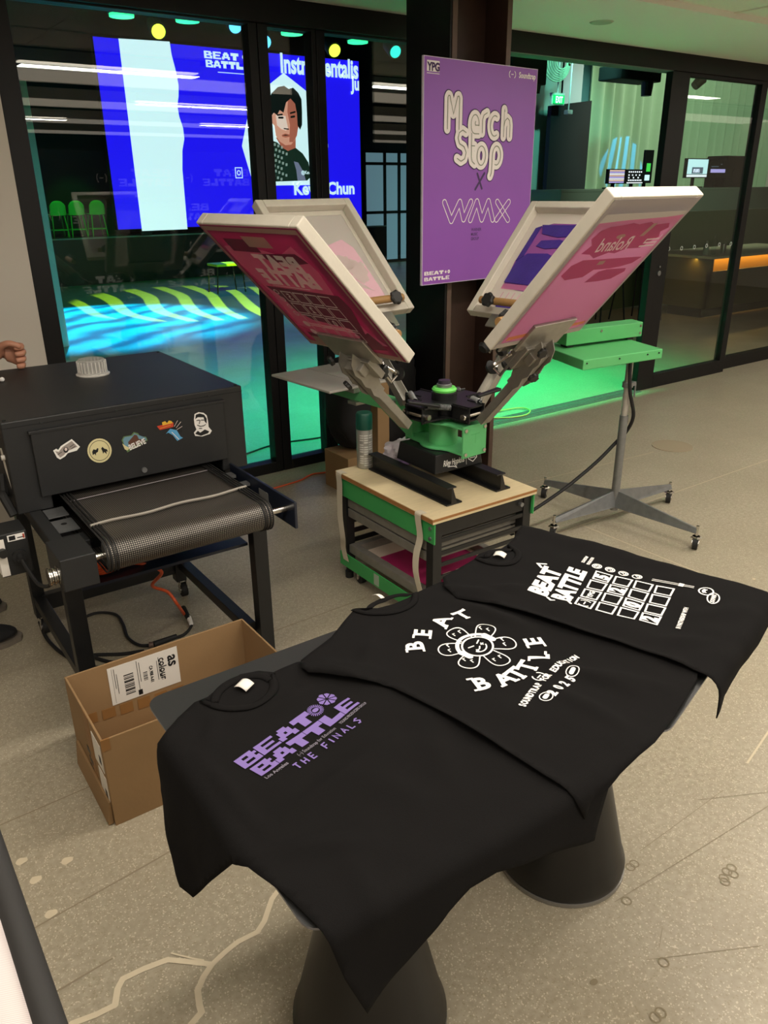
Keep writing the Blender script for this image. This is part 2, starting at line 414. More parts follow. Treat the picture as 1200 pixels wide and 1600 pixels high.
# ================================================================ THE SETTING
def struct(o): o['kind'] = 'structure'; return o
fl = MB(); fl.box((-4, -9, -0.05), (20.5, 16.6, 0)); FLOOR = struct(fl.build('floor', K['floor']))
K['filler'] = mat('pale_crack_filler', '#cabda2', 0.6, var=0.08, vscale=40)
K['joint'] = mat('dark_joint_line', '#8a7e68', 0.7); K['jlight'] = mat('pale_joint_line', '#c4b89d', 0.6); K['scuff'] = mat('dark_scuff', '#82775f', 0.6)
mb = MB(); fz = lambda x, y: V((x, y, 0.0012))
def px_line(pts): return [tuple(onZ(u, v)[:2]) for u, v in pts]
mb.strokes([px_line([(112, 1600), (150, 1586), (180, 1571)]), px_line([(180, 1571), (184, 1545), (192, 1530), (225, 1514), (262, 1500)])], 0.014, fz)
mb.strokes([px_line([(262, 1500), (320, 1506), (331, 1508)]), px_line([(331, 1508), (352, 1488), (372, 1472), (402, 1457), (413, 1440), (425, 1405), (440, 1385)])], 0.013, fz)
mb.strokes([px_line([(331, 1508), (318, 1527), (309, 1548), (312, 1572), (315, 1582), (298, 1602)])], 0.014, fz)
mb.strokes([px_line([(318, 1527), (311, 1535), (309, 1548)]), px_line([(268, 1490), (300, 1498), (318, 1501)])], 0.004, fz)
for (u, v, a) in ((34, 1346, 7), (105, 1345, 7), (56, 1375, 7), (80, 1428, 7), (1178, 905, 4)):
    c = onZ(u, v); mb.poly([fz(c.x + 0.0021 * a * math.cos(t * PI / 9), c.y + 0.0017 * a * math.sin(t * PI / 9) * (1 + .15 * math.cos(t * 1.1))) for t in range(18)])
struct(mb.build('crack_filler', K['filler'], FLOOR))
mb = MB(); f2 = lambda x, y: V((x, y, 0.0008))
for L in (((-0.6, 1.93), (0.66, 1.97)), ((-0.6, 1.49), (0.52, 1.60)), ((-0.5, 1.33), (0.2, 1.37)), ((0.62, 2.4), (1.6, 2.42))): mb.strokes([L], 0.004, f2, False)
struct(mb.build('joint', K['joint'], FLOOR))
mb = MB()
for L in (((2.2, 2.40), (9.5, 2.415)), ((2.92, 2.40), (2.94, 1.3)), ((2.5, 3.05), (4.2, 2.93)), ((1.95, 0.9), (2.6, 1.05))): mb.strokes([L], 0.006, f2, False)
struct(mb.build('joint', K['jlight'], FLOOR))
mb = MB()
for (u, v) in ((985, 1355), (991, 1350), (979, 1408), (1131, 1372), (1136, 1362), (1143, 1356), (1146, 1366), (1133, 1378), (1037, 1504), (1024, 1590), (1032, 1583)):
    c = onZ(u, v); mb.strokes([arc(c.x, c.y, 0.011, 0.011, 0, 360, 16)], 0.0035, f2, False)
c = onZ(928, 1535); mb.strokes([[(c.x - .003, c.y), (c.x + .003, c.y)]], 0.013, f2)
for a, b in (((960, 1410), (1200, 1260)), ((1010, 1500), (1190, 1478)), ((1030, 1480), (1035, 1450)), ((1000, 1330), (1130, 1235)), ((500, 1590), (620, 1490)), ((30, 1190), (120, 1150)), ((1090, 1250), (1200, 1238))):
    p, q = onZ(*a), onZ(*b); mb.strokes([[(p.x, p.y), (q.x, q.y)]], 0.0012, f2, False)
struct(mb.build('scuff', K['scuff'], FLOOR))
mb = MB(); c = onZ(1050, 697); mb.cyl((c.x, c.y, 0), (c.x, c.y, 0.003), 0.13, n=40); struct(mb.build('floor_box_cover', mat('round_floor_cover', '#9b8d76', 0.5), FLOOR))

# glass partition along y = 4.1
def pane_frame(name, x0, x1, gx0, gx1, gz0, gz1, y0, y1, ztop=2.37):
    mb = MB(); mb.box((x0, y0, 0), (gx0, y1, ztop)).box((gx1, y0, 0), (x1, y1, ztop)).box((gx0, y0, 0), (gx1, y1, gz0)).box((gx0, y0, gz1), (gx1, y1, ztop))
    o = struct(mb.build(name, K['black_frame'], bev=0.003))
    g = MB(); ym = (y0 + y1) / 2; g.box((gx0, ym - 0.005, gz0), (gx1, ym + 0.005, gz1)); struct(g.build('pane', K['glass'], o)); return o
pane_frame('window_1', 0.84, 2.098, 0.93, 2.05, 0.065, 2.362, 4.06, 4.14)
pane_frame('window_2', 2.102, 2.44, 2.158, 2.414, 0.06, 2.358, 4.06, 4.14)
pane_frame('window_3', 2.444, 3.44, 2.496, 3.40, 0.06, 2.36, 4.06, 4.14)
D1 = pane_frame('door_1', 5.44, 6.69, 5.65, 6.61, 0.115, 2.345, 4.04, 4.10)
D2 = pane_frame('door_2', 6.70, 8.4, 6.765, 8.3, 0.115, 2.345, 4.10, 4.16)
mb = MB()
for (u, v) in ((1045, 389), (1065, 388), (1085, 386), (1104, 384), (1124, 382), (1142, 381)):
    p = onY(u, v, 4.063); mb.strokes([arc(p.x, p.z, 0.014, 0.014, 0, 360, 14)], 0.006, lambda x, z: V((x, 4.063, z)), False)
mb.build('safety_dot', mat('frosted_dot', '#b9c2bb', 0.6), D1)
mb = MB(); mb.cyl((5.55, 4.04, 0.95), (5.55, 4.03, 0.95), 0.02); mb.cyl((5.55, 4.04, 1.0), (5.55, 4.03, 1.0), 0.008); mb.build('lock_cylinder', K['galv'], D1)
mb = MB(); mb.box((0.7, 4.03, 2.37), (9.5, 4.17, 2.485)); mb.use(1).box((3.45, 4.035, 2.366), (5.44, 4.16, 2.372)); struct(mb.build('trim_1', [K['black_frame'], K['galv']], bev=0.003))
mb = MB(); mb.box((3.4, 4.0, 0), (5.46, 4.13, 0.006))
for y in (4.02, 4.05, 4.09, 4.12): mb.box((3.4, y - .004, .006), (5.46, y + .004, .011))
struct(mb.build('trim_2', K['galv']))                                               # the sliding door's floor track
mb = MB(); mb.box((0.4, 4.10, 2.485), (20.5, 4.2, 4.7)); struct(mb.build('wall_front', K['dark_room']))
mb = MB(); mb.box((-4, 4.03, 0), (0.835, 4.16, 2.48)); struct(mb.build('wall_left', K['wall']))
mb = MB(); mb.box((8.4, 4.04, 0), (20.5, 4.16, 2.48)); struct(mb.build('wall_right', K['wall']))
mb = MB(); mb.box((-4, 3.10, 2.485), (20.5, 4.10, 2.56)); SOF = struct(mb.build('ceiling_soffit', K['soffit']))
mb = MB(); c = onZ(940, 35, 2.483); mb.cyl((c.x, c.y, 2.485), (c.x, c.y, 2.479), 0.07, 0.06, n=32); mb.build('downlight', mat('downlight_face', '#b9b6ac', 0.7), SOF)  # the soffit downlight, an unlit disc
K['tbar'] = mat('white_ceiling_grid', '#e9e4d8', 0.7)
mb = MB(); mb.box((-4, 1.9, 2.515), (13, 3.10, 2.55)); CT = struct(mb.build('ceiling', K['tile']))
mb = MB(); x = 4.05 - 0.63 * 12
while x < 13:
    mb.box((x - .012, 1.9, 2.508), (x + .012, 3.10, 2.516)); x += 0.63
for y in (2.53, 1.91): mb.box((-4, y - .012, 2.508), (13, y + .012, 2.516))
struct(mb.build('ceiling_grid', K['tbar'], CT))
# open ceiling further back with pale baffles and strip lights between them
K['baffle'] = mat('backlit_ceiling_panel', '#fff0dc', 0.8, emit=1.1); K['tube'] = mat('lit_strip', '#fff3e0', 0.5, emit=5.5)
mb = MB(); mb.box((-4, -9, 2.95), (13, 1.9, 3.0)); mb.box((-4, 1.88, 2.5), (13, 1.9, 3.0)); struct(mb.build('ceiling_deck', mat('dark_deck', '#2b2c2c', 0.9)))
for y in (0.35, -1.9, -4.3, -6.6):
    mb = MB(); mb.box((-4, y - 0.42, 2.52), (13, y + 0.42, 2.54)); mb.use(1).box((-4, y - 0.46, 2.515), (13, y - .42, 2.6)).box((-4, y + 0.42, 2.515), (13, y + .46, 2.6)).box((-4, y - .46, 2.6), (13, y + .46, 2.62)); struct(mb.build('ceiling_light_panel', [K['baffle'], K['soffit']]))
for i, (x, y) in enumerate([(c[0], c[1]) for c in CEIL_LAMPS[:9]]):
    t = thing('strip_light', 'white linear strip light on the near room ceiling, seen mirrored in the glass', 'ceiling light', (x, y, 2.5), 0, 'linear ceiling lights')
    mb = MB(); mb.box((x - .72, y - .06, 2.50), (x + .72, y + .06, 2.58)); mb.build('housing', K['soffit'], t)
    mb = MB(); mb.box((x - .70, y - .05, 2.492), (x + .70, y + .05, 2.4995)); mb.build('diffuser', K['tube'], t)
    mb = MB()
    for dx in (-.5, .5): mb.cyl((x + dx, y, 2.58), (x + dx, y, 2.95), 0.004, n=6)
    mb.build('hanger', K['galv'], t)
mb = MB(); mb.box((-4.1, -9, 0), (-4, 4.1, 3)); struct(mb.build('wall_far_left', K['wall']))
mb = MB(); mb.box((-4, -9.1, 0), (13, -9, 3)); struct(mb.build('wall_back', mat('grey_wall', '#5d5b57', 0.9)))
mb = MB(); mb.box((13, -9, 0), (13.1, 4.04, 3)); struct(mb.build('wall_far_right', K['wall']))

# steel column in front of the partition
mb = MB(); mb.box((2.752, 3.32, 0), (2.782, 3.66, 2.484)).box((3.105, 3.32, 0), (3.135, 3.66, 2.484)); mb.box((2.782, 3.478, 0), (3.105, 3.502, 2.484))
mb.use(1).box((2.752, 3.314, 0), (2.782, 3.32, 2.484)).box((3.105, 3.314, 0), (3.135, 3.32, 2.484))  # front edges of both flanges in a lighter brown
CO = struct(mb.build('column', [K['steel_beam'], K['steel_edge']]))
mb = MB(); mb.box((2.740, 3.318, 0), (2.7515, 3.665, 2.484)); struct(mb.build('column_cladding', K['black_frame'], CO))

# ---------------------------------------------------------------- the hall behind the glass
mb = MB(); mb.box((0.4, 16.2, 0), (12.3, 16.3, 4.7)); struct(mb.build('wall_hall_back', K['dark_room']))
mb = MB(); mb.box((0.4, 4.2, 4.6), (20.5, 16.3, 4.7)); struct(mb.build('ceiling_hall', mat('black_hall_ceiling', '#15191a', 0.9)))
mb = MB(); mb.box((1.35, 9.2, 0), (2.17, 9.3, 2.62)); struct(mb.build('wall_pier', mat('pale_pier', '#cfd4cc', 0.8)))
mb = MB(); mb.box((0.3, 4.2, 0), (0.4, 16.3, 4.7)); struct(mb.build('wall_hall_left', K['dark_room']))
mb = MB(); mb.box((12.25, 12.2, 0), (13.0, 12.3, 4.6)); struct(mb.build('wall_hall_teal', mat('pale_teal_wall', '#9ab8b0', 0.8)))
mb = MB(); mb.box((12.95, 12.2, 0), (20.5, 12.3, 4.6)); struct(mb.build('wall_hall_right', mat('pale_hall_wall', '#b4bcc4', 0.8)))
mb = MB(); mb.box((12.25, 12.3, 0), (12.35, 16.3, 4.6)); struct(mb.build('wall_hall_side', K['dark_room']))
mb = MB(); mb.box((20.4, 4.2, 0), (20.5, 12.2, 4.6)); struct(mb.build('wall_hall_end', K['wall']))
# stage with a dark front; green counter stools stand on it
K['stage'] = mat('dark_stage_front', '#171d20', 0.35); K['stage_edge'] = mat('stage_edge_strip', '#8f9a9c', 0.4)
mb = MB(); mb.box((2.4, 15.35, 0), (10.9, 16.19, 0.82)); mb.use(1).box((2.4, 15.335, 0.80), (10.9, 15.35, 0.826)); struct(mb.build('stage_riser', [K['stage'], K['stage_edge']]))

# window reflection in the glass, built as a glowing panel right of the video wall
K['mirror_window'] = mat('window_reflection_glow', '#7fa3b4', .5, emit=.42); a, b = onY(568, 236, 15.6), onY(640, 405, 15.6)
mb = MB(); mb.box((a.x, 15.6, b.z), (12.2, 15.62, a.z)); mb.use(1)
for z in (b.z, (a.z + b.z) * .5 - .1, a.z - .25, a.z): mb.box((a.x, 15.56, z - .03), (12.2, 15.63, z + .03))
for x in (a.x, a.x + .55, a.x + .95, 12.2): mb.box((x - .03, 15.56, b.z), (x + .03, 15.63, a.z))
mb.box((10.95, 15.5, 0), (12.2, 15.63, b.z)); struct(mb.build('window_reflection', [K['mirror_window'], K['dark_room']]))
# LED wall
K['led_blue'] = mat('led_blue', '#1c12e0', 0.4, emit=1.15); K['led_ice'] = mat('led_ice_white', '#d3eef6', 0.4, emit=1.0)
K['led_hair'] = mat('led_near_black', '#0c1210', 0.4, emit=1.0); K['led_skin'] = mat('led_skin', '#c98d78', 0.4, emit=1.0); K['led_skin2'] = mat('led_skin_red', '#a05a48', 0.4, emit=1.0)
K['led_skin3'] = mat('led_skin_light', '#dcc0b4', 0.4, emit=1.0); K['led_jacket'] = mat('led_jacket', '#16281f', 0.4, emit=1.0); K['led_grey'] = mat('led_lapel', '#6a6f86', 0.4, emit=1.0); K['led_check'] = mat('led_check', '#7c8d86', 0.4, emit=1.0)
YS = 15.2
sc = thing('led_wall', 'large blue led video wall with a white wavy stripe and a portrait', 'screen', (7.4, YS, 0.83))
mb = MB(); mb.box((4.75, YS, 0.94), (10.15, YS + 0.12, 4.02)); mb.box((5.2, YS + .02, 0.83), (5.4, YS + .1, 0.95)).box((9.6, YS + .02, 0.83), (9.8, YS + .1, 0.95)); mb.build('cabinet', K['black_matte'], sc)
def led(name, k, polys, off):
    mb = MB(); mb.use(0)
    for P in polys: mb.poly([onY(u, v, YS - off) for u, v in P])
    return mb.build(name, K[k], sc)
mb = MB(); mb.box((4.77, YS - .004, 0.95), (10.14, YS, 4.01)); mb.build('blue_picture', K['led_blue'], sc)
edge = [(265, 65), (268, 85), (274, 108), (279, 133), (279, 150), (277, 165), (280, 182), (286, 200), (288, 217), (285, 235), (285, 265), (288, 300), (291, 335), (293, 358)]
led('white_stripe', 'led_ice', [[(185, 60)] + edge + [(222, 361)]], 0.006)
FS = lambda x, z: V((x, YS - .006, z))
tl = onY(318, 79, YS); mb = MB(); h = 0.118
block(mb, 'BEAT', tl.x, tl.z - h, h, FS, w=.158); block(mb, 'BATTL', tl.x + .02, tl.z - h * 2.2, h, FS, w=.142, gap=.5)
mb.strokes([arc(tl.x + .80, tl.z - .05, .03, .03, 0, 360, 10)], .02, FS); mb.strokes([[(tl.x + .25, tl.z - .33), (tl.x + .78, tl.z - .33)]], .012, FS)
p = onY(373, 270, YS); mb.strokes([[(p.x - .07, p.z - .09), (p.x + .07, p.z - .09), (p.x + .07, p.z + .09), (p.x - .07, p.z + .09), (p.x - .07, p.z - .09)], arc(p.x, p.z, .035, .04, 0, 360, 12)], .016, FS)
mb.build('screen_lettering', K['led_ice'], sc)
led('portrait_panel', 'led_ice', [[(443, 114), (392, 155), (378, 228), (395, 285), (418, 290), (497, 289), (508, 240), (513, 230), (507, 165)]], 0.006)
led('jacket', 'led_jacket', [[(422, 219), (432, 222), (445, 232), (462, 231), (473, 240), (482, 254), (486, 276), (480, 282), (424, 284)]], 0.010)
led('lapel', 'led_grey', [[(459, 252), (466, 254), (474, 268), (478, 282), (465, 282), (463, 266)]], 0.014)
mb = MB()
for j in range(7):
    for i in range(4 + j % 2):
        c = onY(424 + i * 5.5 + (j % 2) * 2 - j * .1, 224 + j * 8.3 + i * 2.2, YS - .013); mb.poly([c + V((a, 0, b)) for a, b in ((-.025, -.02), (.02, -.02), (.025, .03), (-.02, .03))])
mb.build('jacket_check', K['led_check'], sc)
led('neck', 'led_skin2', [[(431, 215), (462, 212), (462, 231), (450, 236), (440, 230)]], 0.013)
led('face', 'led_skin', [[(427, 165), (428, 190), (431, 212), (437, 221), (446, 227), (455, 226), (462, 217), (466, 200), (468, 178), (464, 160), (450, 150), (434, 152)]], 0.016)
led('face_shade', 'led_skin2', [[(450, 152), (449, 175), (453, 195), (452, 222), (458, 222), (464, 212), (467, 190), (467, 165), (460, 154)]], 0.019)
led('face_light', 'led_skin3', [[(431, 180), (446, 181), (450, 200), (447, 204), (440, 202), (433, 196)]], 0.019)
led('ear', 'led_skin', [[(421, 178), (427, 176), (430, 198), (425, 192)]], 0.015)
led('hair', 'led_hair', [[(421, 181), (420, 160), (424, 146), (434, 136), (444, 134), (451, 139), (458, 137), (466, 145), (471, 155), (472, 175), (472, 195), (469, 203), (465, 196), (464, 178), (461, 162), (454, 154), (447, 160), (443, 176), (437, 172), (433, 180), (428, 176), (424, 181)]], 0.022)
mb = MB()
for pts, w in (((( 433, 180), (440, 179)), .03), (((453, 177), (460, 175)), .03), (((435, 184), (441, 184)), .035), (((454, 183), (459, 182)), .035), (((443, 201), (450, 202)), .02)):
    mb.strokes([[tuple(onY(u, v, YS)[i] for i in (0, 2)) for u, v in pts]], w, lambda x, z: V((x, YS - .024, z)))
mb.build('face_features', K['led_hair'], sc)
led('lips', 'led_skin2', [[(440, 211), (446, 208.5), (453, 210.5), (452, 214), (446, 215), (441, 213.5)]], .024); led('mouth_line', 'led_hair', [[(441, 211.3), (446, 210.3), (452, 211.3), (446, 212)]], .027)
FT = lambda x, z: V((x, YS - .026, z)); mb = MB()
def led_text(body, u, v, u2, v2, size, bold=.035):
    a, b = onY(u, v, YS), onY(u2, v2, YS); d = (b - a); 
    F = lambda x, y: V((a.x + x, YS - .026, a.z + y)); mb.text(body, size, F, 'LEFT', bold, sx=d.x / (glyph_w(body, bold) * size))
def glyph_w(body, bold): x0, x1 = glyphs(body, bold)[2]; return x1 - x0
led_text('Instrumentalis', 438, 113, 559, 128, 0.46); led_text('Ju', 547, 140, 560, 142, .34); led_text('Kevin Chun', 459, 304, 553, 302, .33); led_text('@Kevinchung', 470, 272, 500, 272, .09, .02)
mb.build('screen_caption', K['led_ice'], sc)

# step-and-repeat board of the event, in the near room behind the photographer (shows mirrored in the glass)
K['board'] = mat('dark_banner_cloth', '#202428', 0.8); K['board_ink'] = mat('grey_banner_ink', '#c9cdd0', 0.8)
bd = thing('event_banner', 'dark step and repeat banner with grey lettering, mirrored in the glass', 'banner', (4.4, -3.6, 0))
mb = MB(); mb.box((2.7, -3.62, 0.05), (6.6, -3.59, 2.12)); mb.build('cloth', K['board'], bd)
mb = MB()
for x in (2.7, 6.6):
    mb = MB(); mb.cyl((x, -3.62, .03), (x, -3.62, 2.14), 0.02, n=10); o_ = mb.build('pole', K['galv'], bd); mb = MB(); mb.box((x - .03, -3.9, 0), (x + .03, -3.35, .03)); mb.build('foot', K['galv'], bd)
mb = MB(); FB = lambda x, z: V((6.6 - x, -3.588, z))
for j in range(4):
    for i in range(3):
        x, z = 0.25 + i * 1.25 + (j % 2) * 0.55, 0.25 + j * 0.47
        if x > 3.0: continue
        block(mb, 'BEAT', x, z + .13, .10, FB, w=.13); block(mb, 'BATTLE', x, z, .10, FB, w=.115)
        mb.strokes([arc(x + .95, z + .11, .03, .06, 120, 240, 6), arc(x + 1.02, z + .11, .03, .06, -60, 60, 6), [(x + .965, z + .11), (x + 1.01, z + .11)]], .012, FB)
mb.build('banner_lettering', K['board_ink'], bd)

# green counter stools on the stage
K['stool_green'] = mat('green_stool_plastic', '#3fc24a', 0.5)
def counter_stool(x, y, z, label):
    t = thing('counter_stool', label, 'stool', (x, y, z), PI, 'green stools on the stage')
    mb = MB(); n = 14
    def f(u, w):
        px_, a = (u - .5) * 0.46, w * 1.0
        if a < .55: yy, zz = -.2 + a / .55 * .36, .44 + .012 * math.cos(px_ * 7)
        else: s = (a - .55) / .45; yy, zz = .16 + .05 * s, .44 + .30 * s - .10 * s * (abs(px_) / .23) ** 3
        return V((px_ * (1 - .12 * max(0, a - .55)), yy, zz + .03 * (px_ / .23) ** 2 * (1 - a)))
    mb.grid(f, 12, 16); mb.build('seat_shell', K['stool_green'], t, smooth=True, local=True, solid=0.016)
    for sx, sy in ((-1, -1), (1, -1), (-1, 1), (1, 1)):
        mb = MB(); mb.cyl((sx * .17, sy * .15, .44), (sx * .22, sy * .2, 0), .017, .014, n=8); mb.build('leg', K['stool_green'], t, local=True, smooth=True)
    mb = MB(); 
    for a, b in (((-.2, -.18), (.2, -.18)), ((.2, -.18), (.2, .18)), ((.2, .18), (-.2, .18)), ((-.2, .18), (-.2, -.18))): mb.cyl((*a, .16), (*b, .16), .011, n=6)
    mb.build('footrest', K['stool_green'], t, local=True)
    return t
for x, lb in ((onY(88, 335, 15.75).x, 'leftmost green plastic stool, half behind the window frame'), (onY(117, 335, 15.75).x, 'middle one of the three green plastic stools on the stage'), (onY(149, 335, 15.75).x, 'green plastic stool nearest the blue video wall')):
    counter_stool(x, 15.75, 0.82, lb).scale = (.62, .8, .85)
K['stool_yellow'] = mat('yellow_stool_seat', '#c9d23a', 0.5)
t = thing('low_stool', 'low stool with a yellow lit seat and thin black legs on the hall floor', 'stool', (5.70, 12.7, 0))
mb = MB(); mb.box((5.46, 12.5, .43), (5.94, 12.9, .47)); mb.build('seat', K['stool_yellow'], t, bev=.01)
for a in (5.48, 5.92):
    for b in (12.52, 12.88): mb = MB(); mb.cyl((a, b, .43), (a + (a - 5.7) * .15, b, 0), .012, n=6); mb.build('leg', K['black'], t)

# stage spot lamps hanging from the hall ceiling
LENS = {k: mat('lit_lens_' + k, h, .4, emit=e) for k, h, e in (('green', '#38f59a', 1.5), ('yellow', '#d4f53a', 3), ('blue', '#5ac0ff', 2), ('teal', '#2fd6c6', 1.5))}
for (u, v, kind, lb) in ((190, 25, 'green', 'green lit stage lamp at the far left of the row'), (247, 48, 'yellow', 'yellow lit spot lamp above the white stripe of the video wall'), (293, 33, 'green', 'green lit stage lamp right of the left yellow spot'),
                         (367, 40, 'blue', 'blue lit spot lamp at the right end of the wide pane'), (413, 65, 'blue', 'blue lit spot lamp low in the narrow pane'), (456, 53, 'green', 'green lit stage lamp in the narrow pane'),
                         (522, 78, 'yellow', 'yellow lit spot lamp in the pane beside the column'), (559, 66, 'green', 'green lit stage lamp in the pane beside the column'), (617, 80, 'teal', 'small dim teal spot lamp nearest the column')):
    p = onY(u, v, 11.0); t = thing('stage_lamp', lb, 'stage lamp', p, 0, 'stage lamps on the hall ceiling')
    if kind == 'green':
        mb = MB(); mb.cyl(p + V((0, 0, .02)), p + V((0, 0, .14)), .17, .12, n=20); mb.build('housing', K['black_matte'], t)
        mb = MB(); mb.cyl(p + V((0, 0, -.01)), p + V((0, 0, .02)), .15, .15, n=20); mb.build('lens', LENS[kind], t)
    else:
        d = V((-.15, -.85, -.45)).normalized(); mb = MB(); mb.cyl(p + d * -.26, p + d * .02, .09, .11, n=18); mb.build('housing', K['black_matte'], t)
        mb = MB(); mb.cyl(p + d * .02, p + d * .03, .085, .085, n=18); mb.build('lens', LENS[kind], t)
    mb = MB(); mb.cyl(p + V((0, .1, .1)), V((p.x, p.y + .1, 4.6)), .012, n=6); mb.build('hanger', K['black_matte'], t)

# ---------------------------------------------------------------- right half of the hall
K['curtain'] = mat('green_grey_curtain', '#93ad90', 0.9, var=0.06)
t = thing('stage_curtain', 'pale green pleated curtain from ceiling to floor behind the doorway', 'curtain', (17.2, 12.0, 0))
mb = MB()
def cf(u, w):
    x = 13.62 + u * 6.7; a = x * 2 * PI / .34; return V((x + .03 * math.sin(a * .37), 12.02 + .09 * math.sin(a + .7 * math.sin(x * 1.7)) , .03 + w * 4.25))
mb.grid(cf, 420, 4); mb.build('drape', K['curtain'], t, smooth=True, angle=180)
mb = MB(); mb.cyl((13.5, 12.02, 4.3), (20.3, 12.02, 4.3), .02, n=8); mb.cyl((14, 12.02, 4.3), (14, 12.02, 4.6), .01, n=6); mb.cyl((19, 12.02, 4.3), (19, 12.02, 4.6), .01, n=6); mb.build('track', K['galv'], t)
t = thing('screen_flat', 'tall black partition panel beside the pale green curtain', 'partition panel', (12.9, 11.85, 0))
mb = MB(); p0, p1 = onY(862, 165, 11.8), onY(923, 157, 11.8); mb.hexa([(p0.x, 11.8, 0), (13.42, 11.8, 0), (13.42, 11.9, 0), (p0.x, 11.9, 0), (p0.x, 11.8, p0.z), (13.42, 11.8, p1.z), (13.42, 11.9, p1.z), (p0.x, 11.9, p0.z)]); mb.build('panel', mat('blue_black_panel', '#0a1016', .7), t)
mb = MB(); mb.box((12.4, 11.7, 0), (12.5, 12.1, .05)).box((13.2, 11.7, 0), (13.3, 12.1, .05)); mb.build('foot', K['black_matte'], t)
t = thing('exit_sign', 'green lit EXIT sign above the black panel', 'sign', (12.17, 11.5, 3.02))
a, b = onY(866, 148, 11.5), onY(881.5, 162.5, 11.5)
mb = MB(); mb.box((a.x, 11.5, b.z), (b.x, 11.54, a.z)); mb.build('face', mat('lit_green_sign', '#0fb55e', .4, emit=1.1), t)
mb = MB(); mb.box((a.x - .03, 11.53, b.z - .02), (b.x + .03, 11.58, a.z + .04)); mb.cyl(((a.x + b.x) / 2, 11.55, a.z), ((a.x + b.x) / 2, 11.55, 4.6), .015, n=6); mb.build('housing', K['soffit'], t)
mb = MB(); mb.text('EXIT', .15, lambda x, z: V(((a.x + b.x) / 2 + x, 11.497, (a.z + b.z) / 2 - .055 + z)), bold=.03, sx=.62); mb.build('lettering', mat('lit_sign_letters', '#d8ffe6', .4, emit=1.2), t)
t = thing('pendant_microphone', 'small white sensor hanging on a thin rod before the black panel', 'pendant', onY(888, 175, 10.5))
p = onY(888, 175, 10.5); mb = MB(); mb.box((p.x - .06, 10.45, p.z - .04), (p.x + .06, 10.55, p.z + .03)); mb.build('head', K['soffit'], t, bev=.01)
mb = MB(); mb.cyl((p.x, 10.5, p.z), (p.x + .03, 10.5, 4.6), .012, n=6); mb.build('rod', K['soffit'], t)
t = thing('cable_coil', 'coil of pale green cables hung under the hall ceiling', 'cable', onY(880, 100, 11))
c = onY(878, 97, 11); mb = MB()
for i in range(7): mb.tube([(c.x + (.13 + .035 * i) * math.cos(k * PI / 12), 11 + .02 * i, c.z + (.11 + .03 * i) * math.sin(k * PI / 12)) for k in range(24)], .012, 6, True)
mb.tube(curve([(c.x + .2, 11, c.z), (c.x + .5, 11, c.z + .15), (c.x + .6, 11, c.z + .4), (c.x + .6, 11, 4.6)]), .016, 6); mb.build('loops', mat('pale_cable', '#a9bfa2', .5), t)
t = thing('wall_speaker', 'black loudspeaker box hung just inside the doorway beside the poster', 'speaker', (5.94, 6.1, 2.5))
mb = MB(); mb.box((5.71, 6.0, 2.5), (6.16, 6.3, 2.77)); mb.build('cabinet', K['black_matte'], t, bev=.01)
mb = MB(); mb.cyl((5.9, 6.1, 2.77), (5.9, 6.1, 4.6), .015, n=6); mb.build('hanger', K['black_matte'], t); mb = MB(); mb.cyl((6.1, 6.05, 2.5), (6.1, 6.05, 2.43), .03, .02, n=10); mb.build('knob', K['black_matte'], t)
t = thing('projector', 'black projector hung high in front of the curtain', 'projector', (12.6, 10, 3.3))
mb = MB(); mb.box((12.05, 10, 3.30), (13.15, 10.5, 3.52)); mb.build('case', K['black_matte'], t, bev=.02)
mb = MB(); mb.cyl((12.9, 10.1, 3.3), (12.9, 10.1, 3.08), .11, .09, n=14); mb.build('lens', K['black'], t); mb = MB(); mb.cyl((12.6, 10.2, 3.52), (12.6, 10.2, 4.6), .03, n=8); mb.build('hanger', K['black_matte'], t)
t = thing('track_spot', 'small brown spot lamp seen through the top of the glass door', 'spot lamp', onY(1085, 135, 9)); p = onY(1085, 135, 9)
mb = MB(); mb.cyl(p, p + V((.12, -.05, .12)), .07, .09, n=14); mb.build('housing', K['steel_beam'], t); mb = MB(); mb.cyl(p + V((.06, 0, .1)), (p.x + .06, 9, 4.6), .012, n=6); mb.build('hanger', K['black_matte'], t)

# mixing desk with its screens
K['desk'] = mat('green_grey_desk', '#8fa08c', 0.6)
t = thing('control_desk', 'long pale control desk with a tall front behind the doorway', 'desk', (11.6, 8.8, 0))
mb = MB(); mb.box((9.17, 8.5, 0), (15.2, 8.56, 1.52)); mb.build('front_panel', K['desk'], t)
mb = MB(); mb.box((9.17, 8.5, 1.52), (15.2, 9.3, 1.56)); mb.build('desktop', K['desk'], t, bev=.005); mb = MB(); mb.box((9.17, 8.56, 0), (9.22, 9.3, 1.52)).box((15.15, 8.56, 0), (15.2, 9.3, 1.52)); mb.build('side_panel', K['desk'], t)
def monitor(u0, v0, u1, v1, y, label, picture):
    vm = (v0 + v1) / 2; a, b = V((onY(u0, vm, y).x, y, onY(u0, v0, y).z)), V((onY(u1, vm, y).x, y, onY(u1, v1, y).z)); t = thing('monitor', label, 'monitor', ((a.x + b.x) / 2, y, 1.56), 0, 'screens on the control desk')
    mb = MB(); mb.box((a.x, y, b.z), (b.x, y + .05, a.z)); mb.build('bezel', K['black_matte'], t, bev=.006)
    mb = MB(); mx = (a.x + b.x) / 2; mb.box((mx - .03, y + .05, 1.58), (mx + .03, y + .08, (a.z + b.z) / 2)); mb.box((mx - .14, y - .05, 1.56), (mx + .14, y + .15, 1.58)); mb.build('stand', K['black_matte'], t)
    F = lambda s, w: V((a.x + (b.x - a.x) * s, y - .004, b.z + (a.z - b.z) * w)); picture(F, t)
def rect(mb, F, s0, w0, s1, w1): mb.poly([F(s0, w0), F(s1, w0), F(s1, w1), F(s0, w1)])
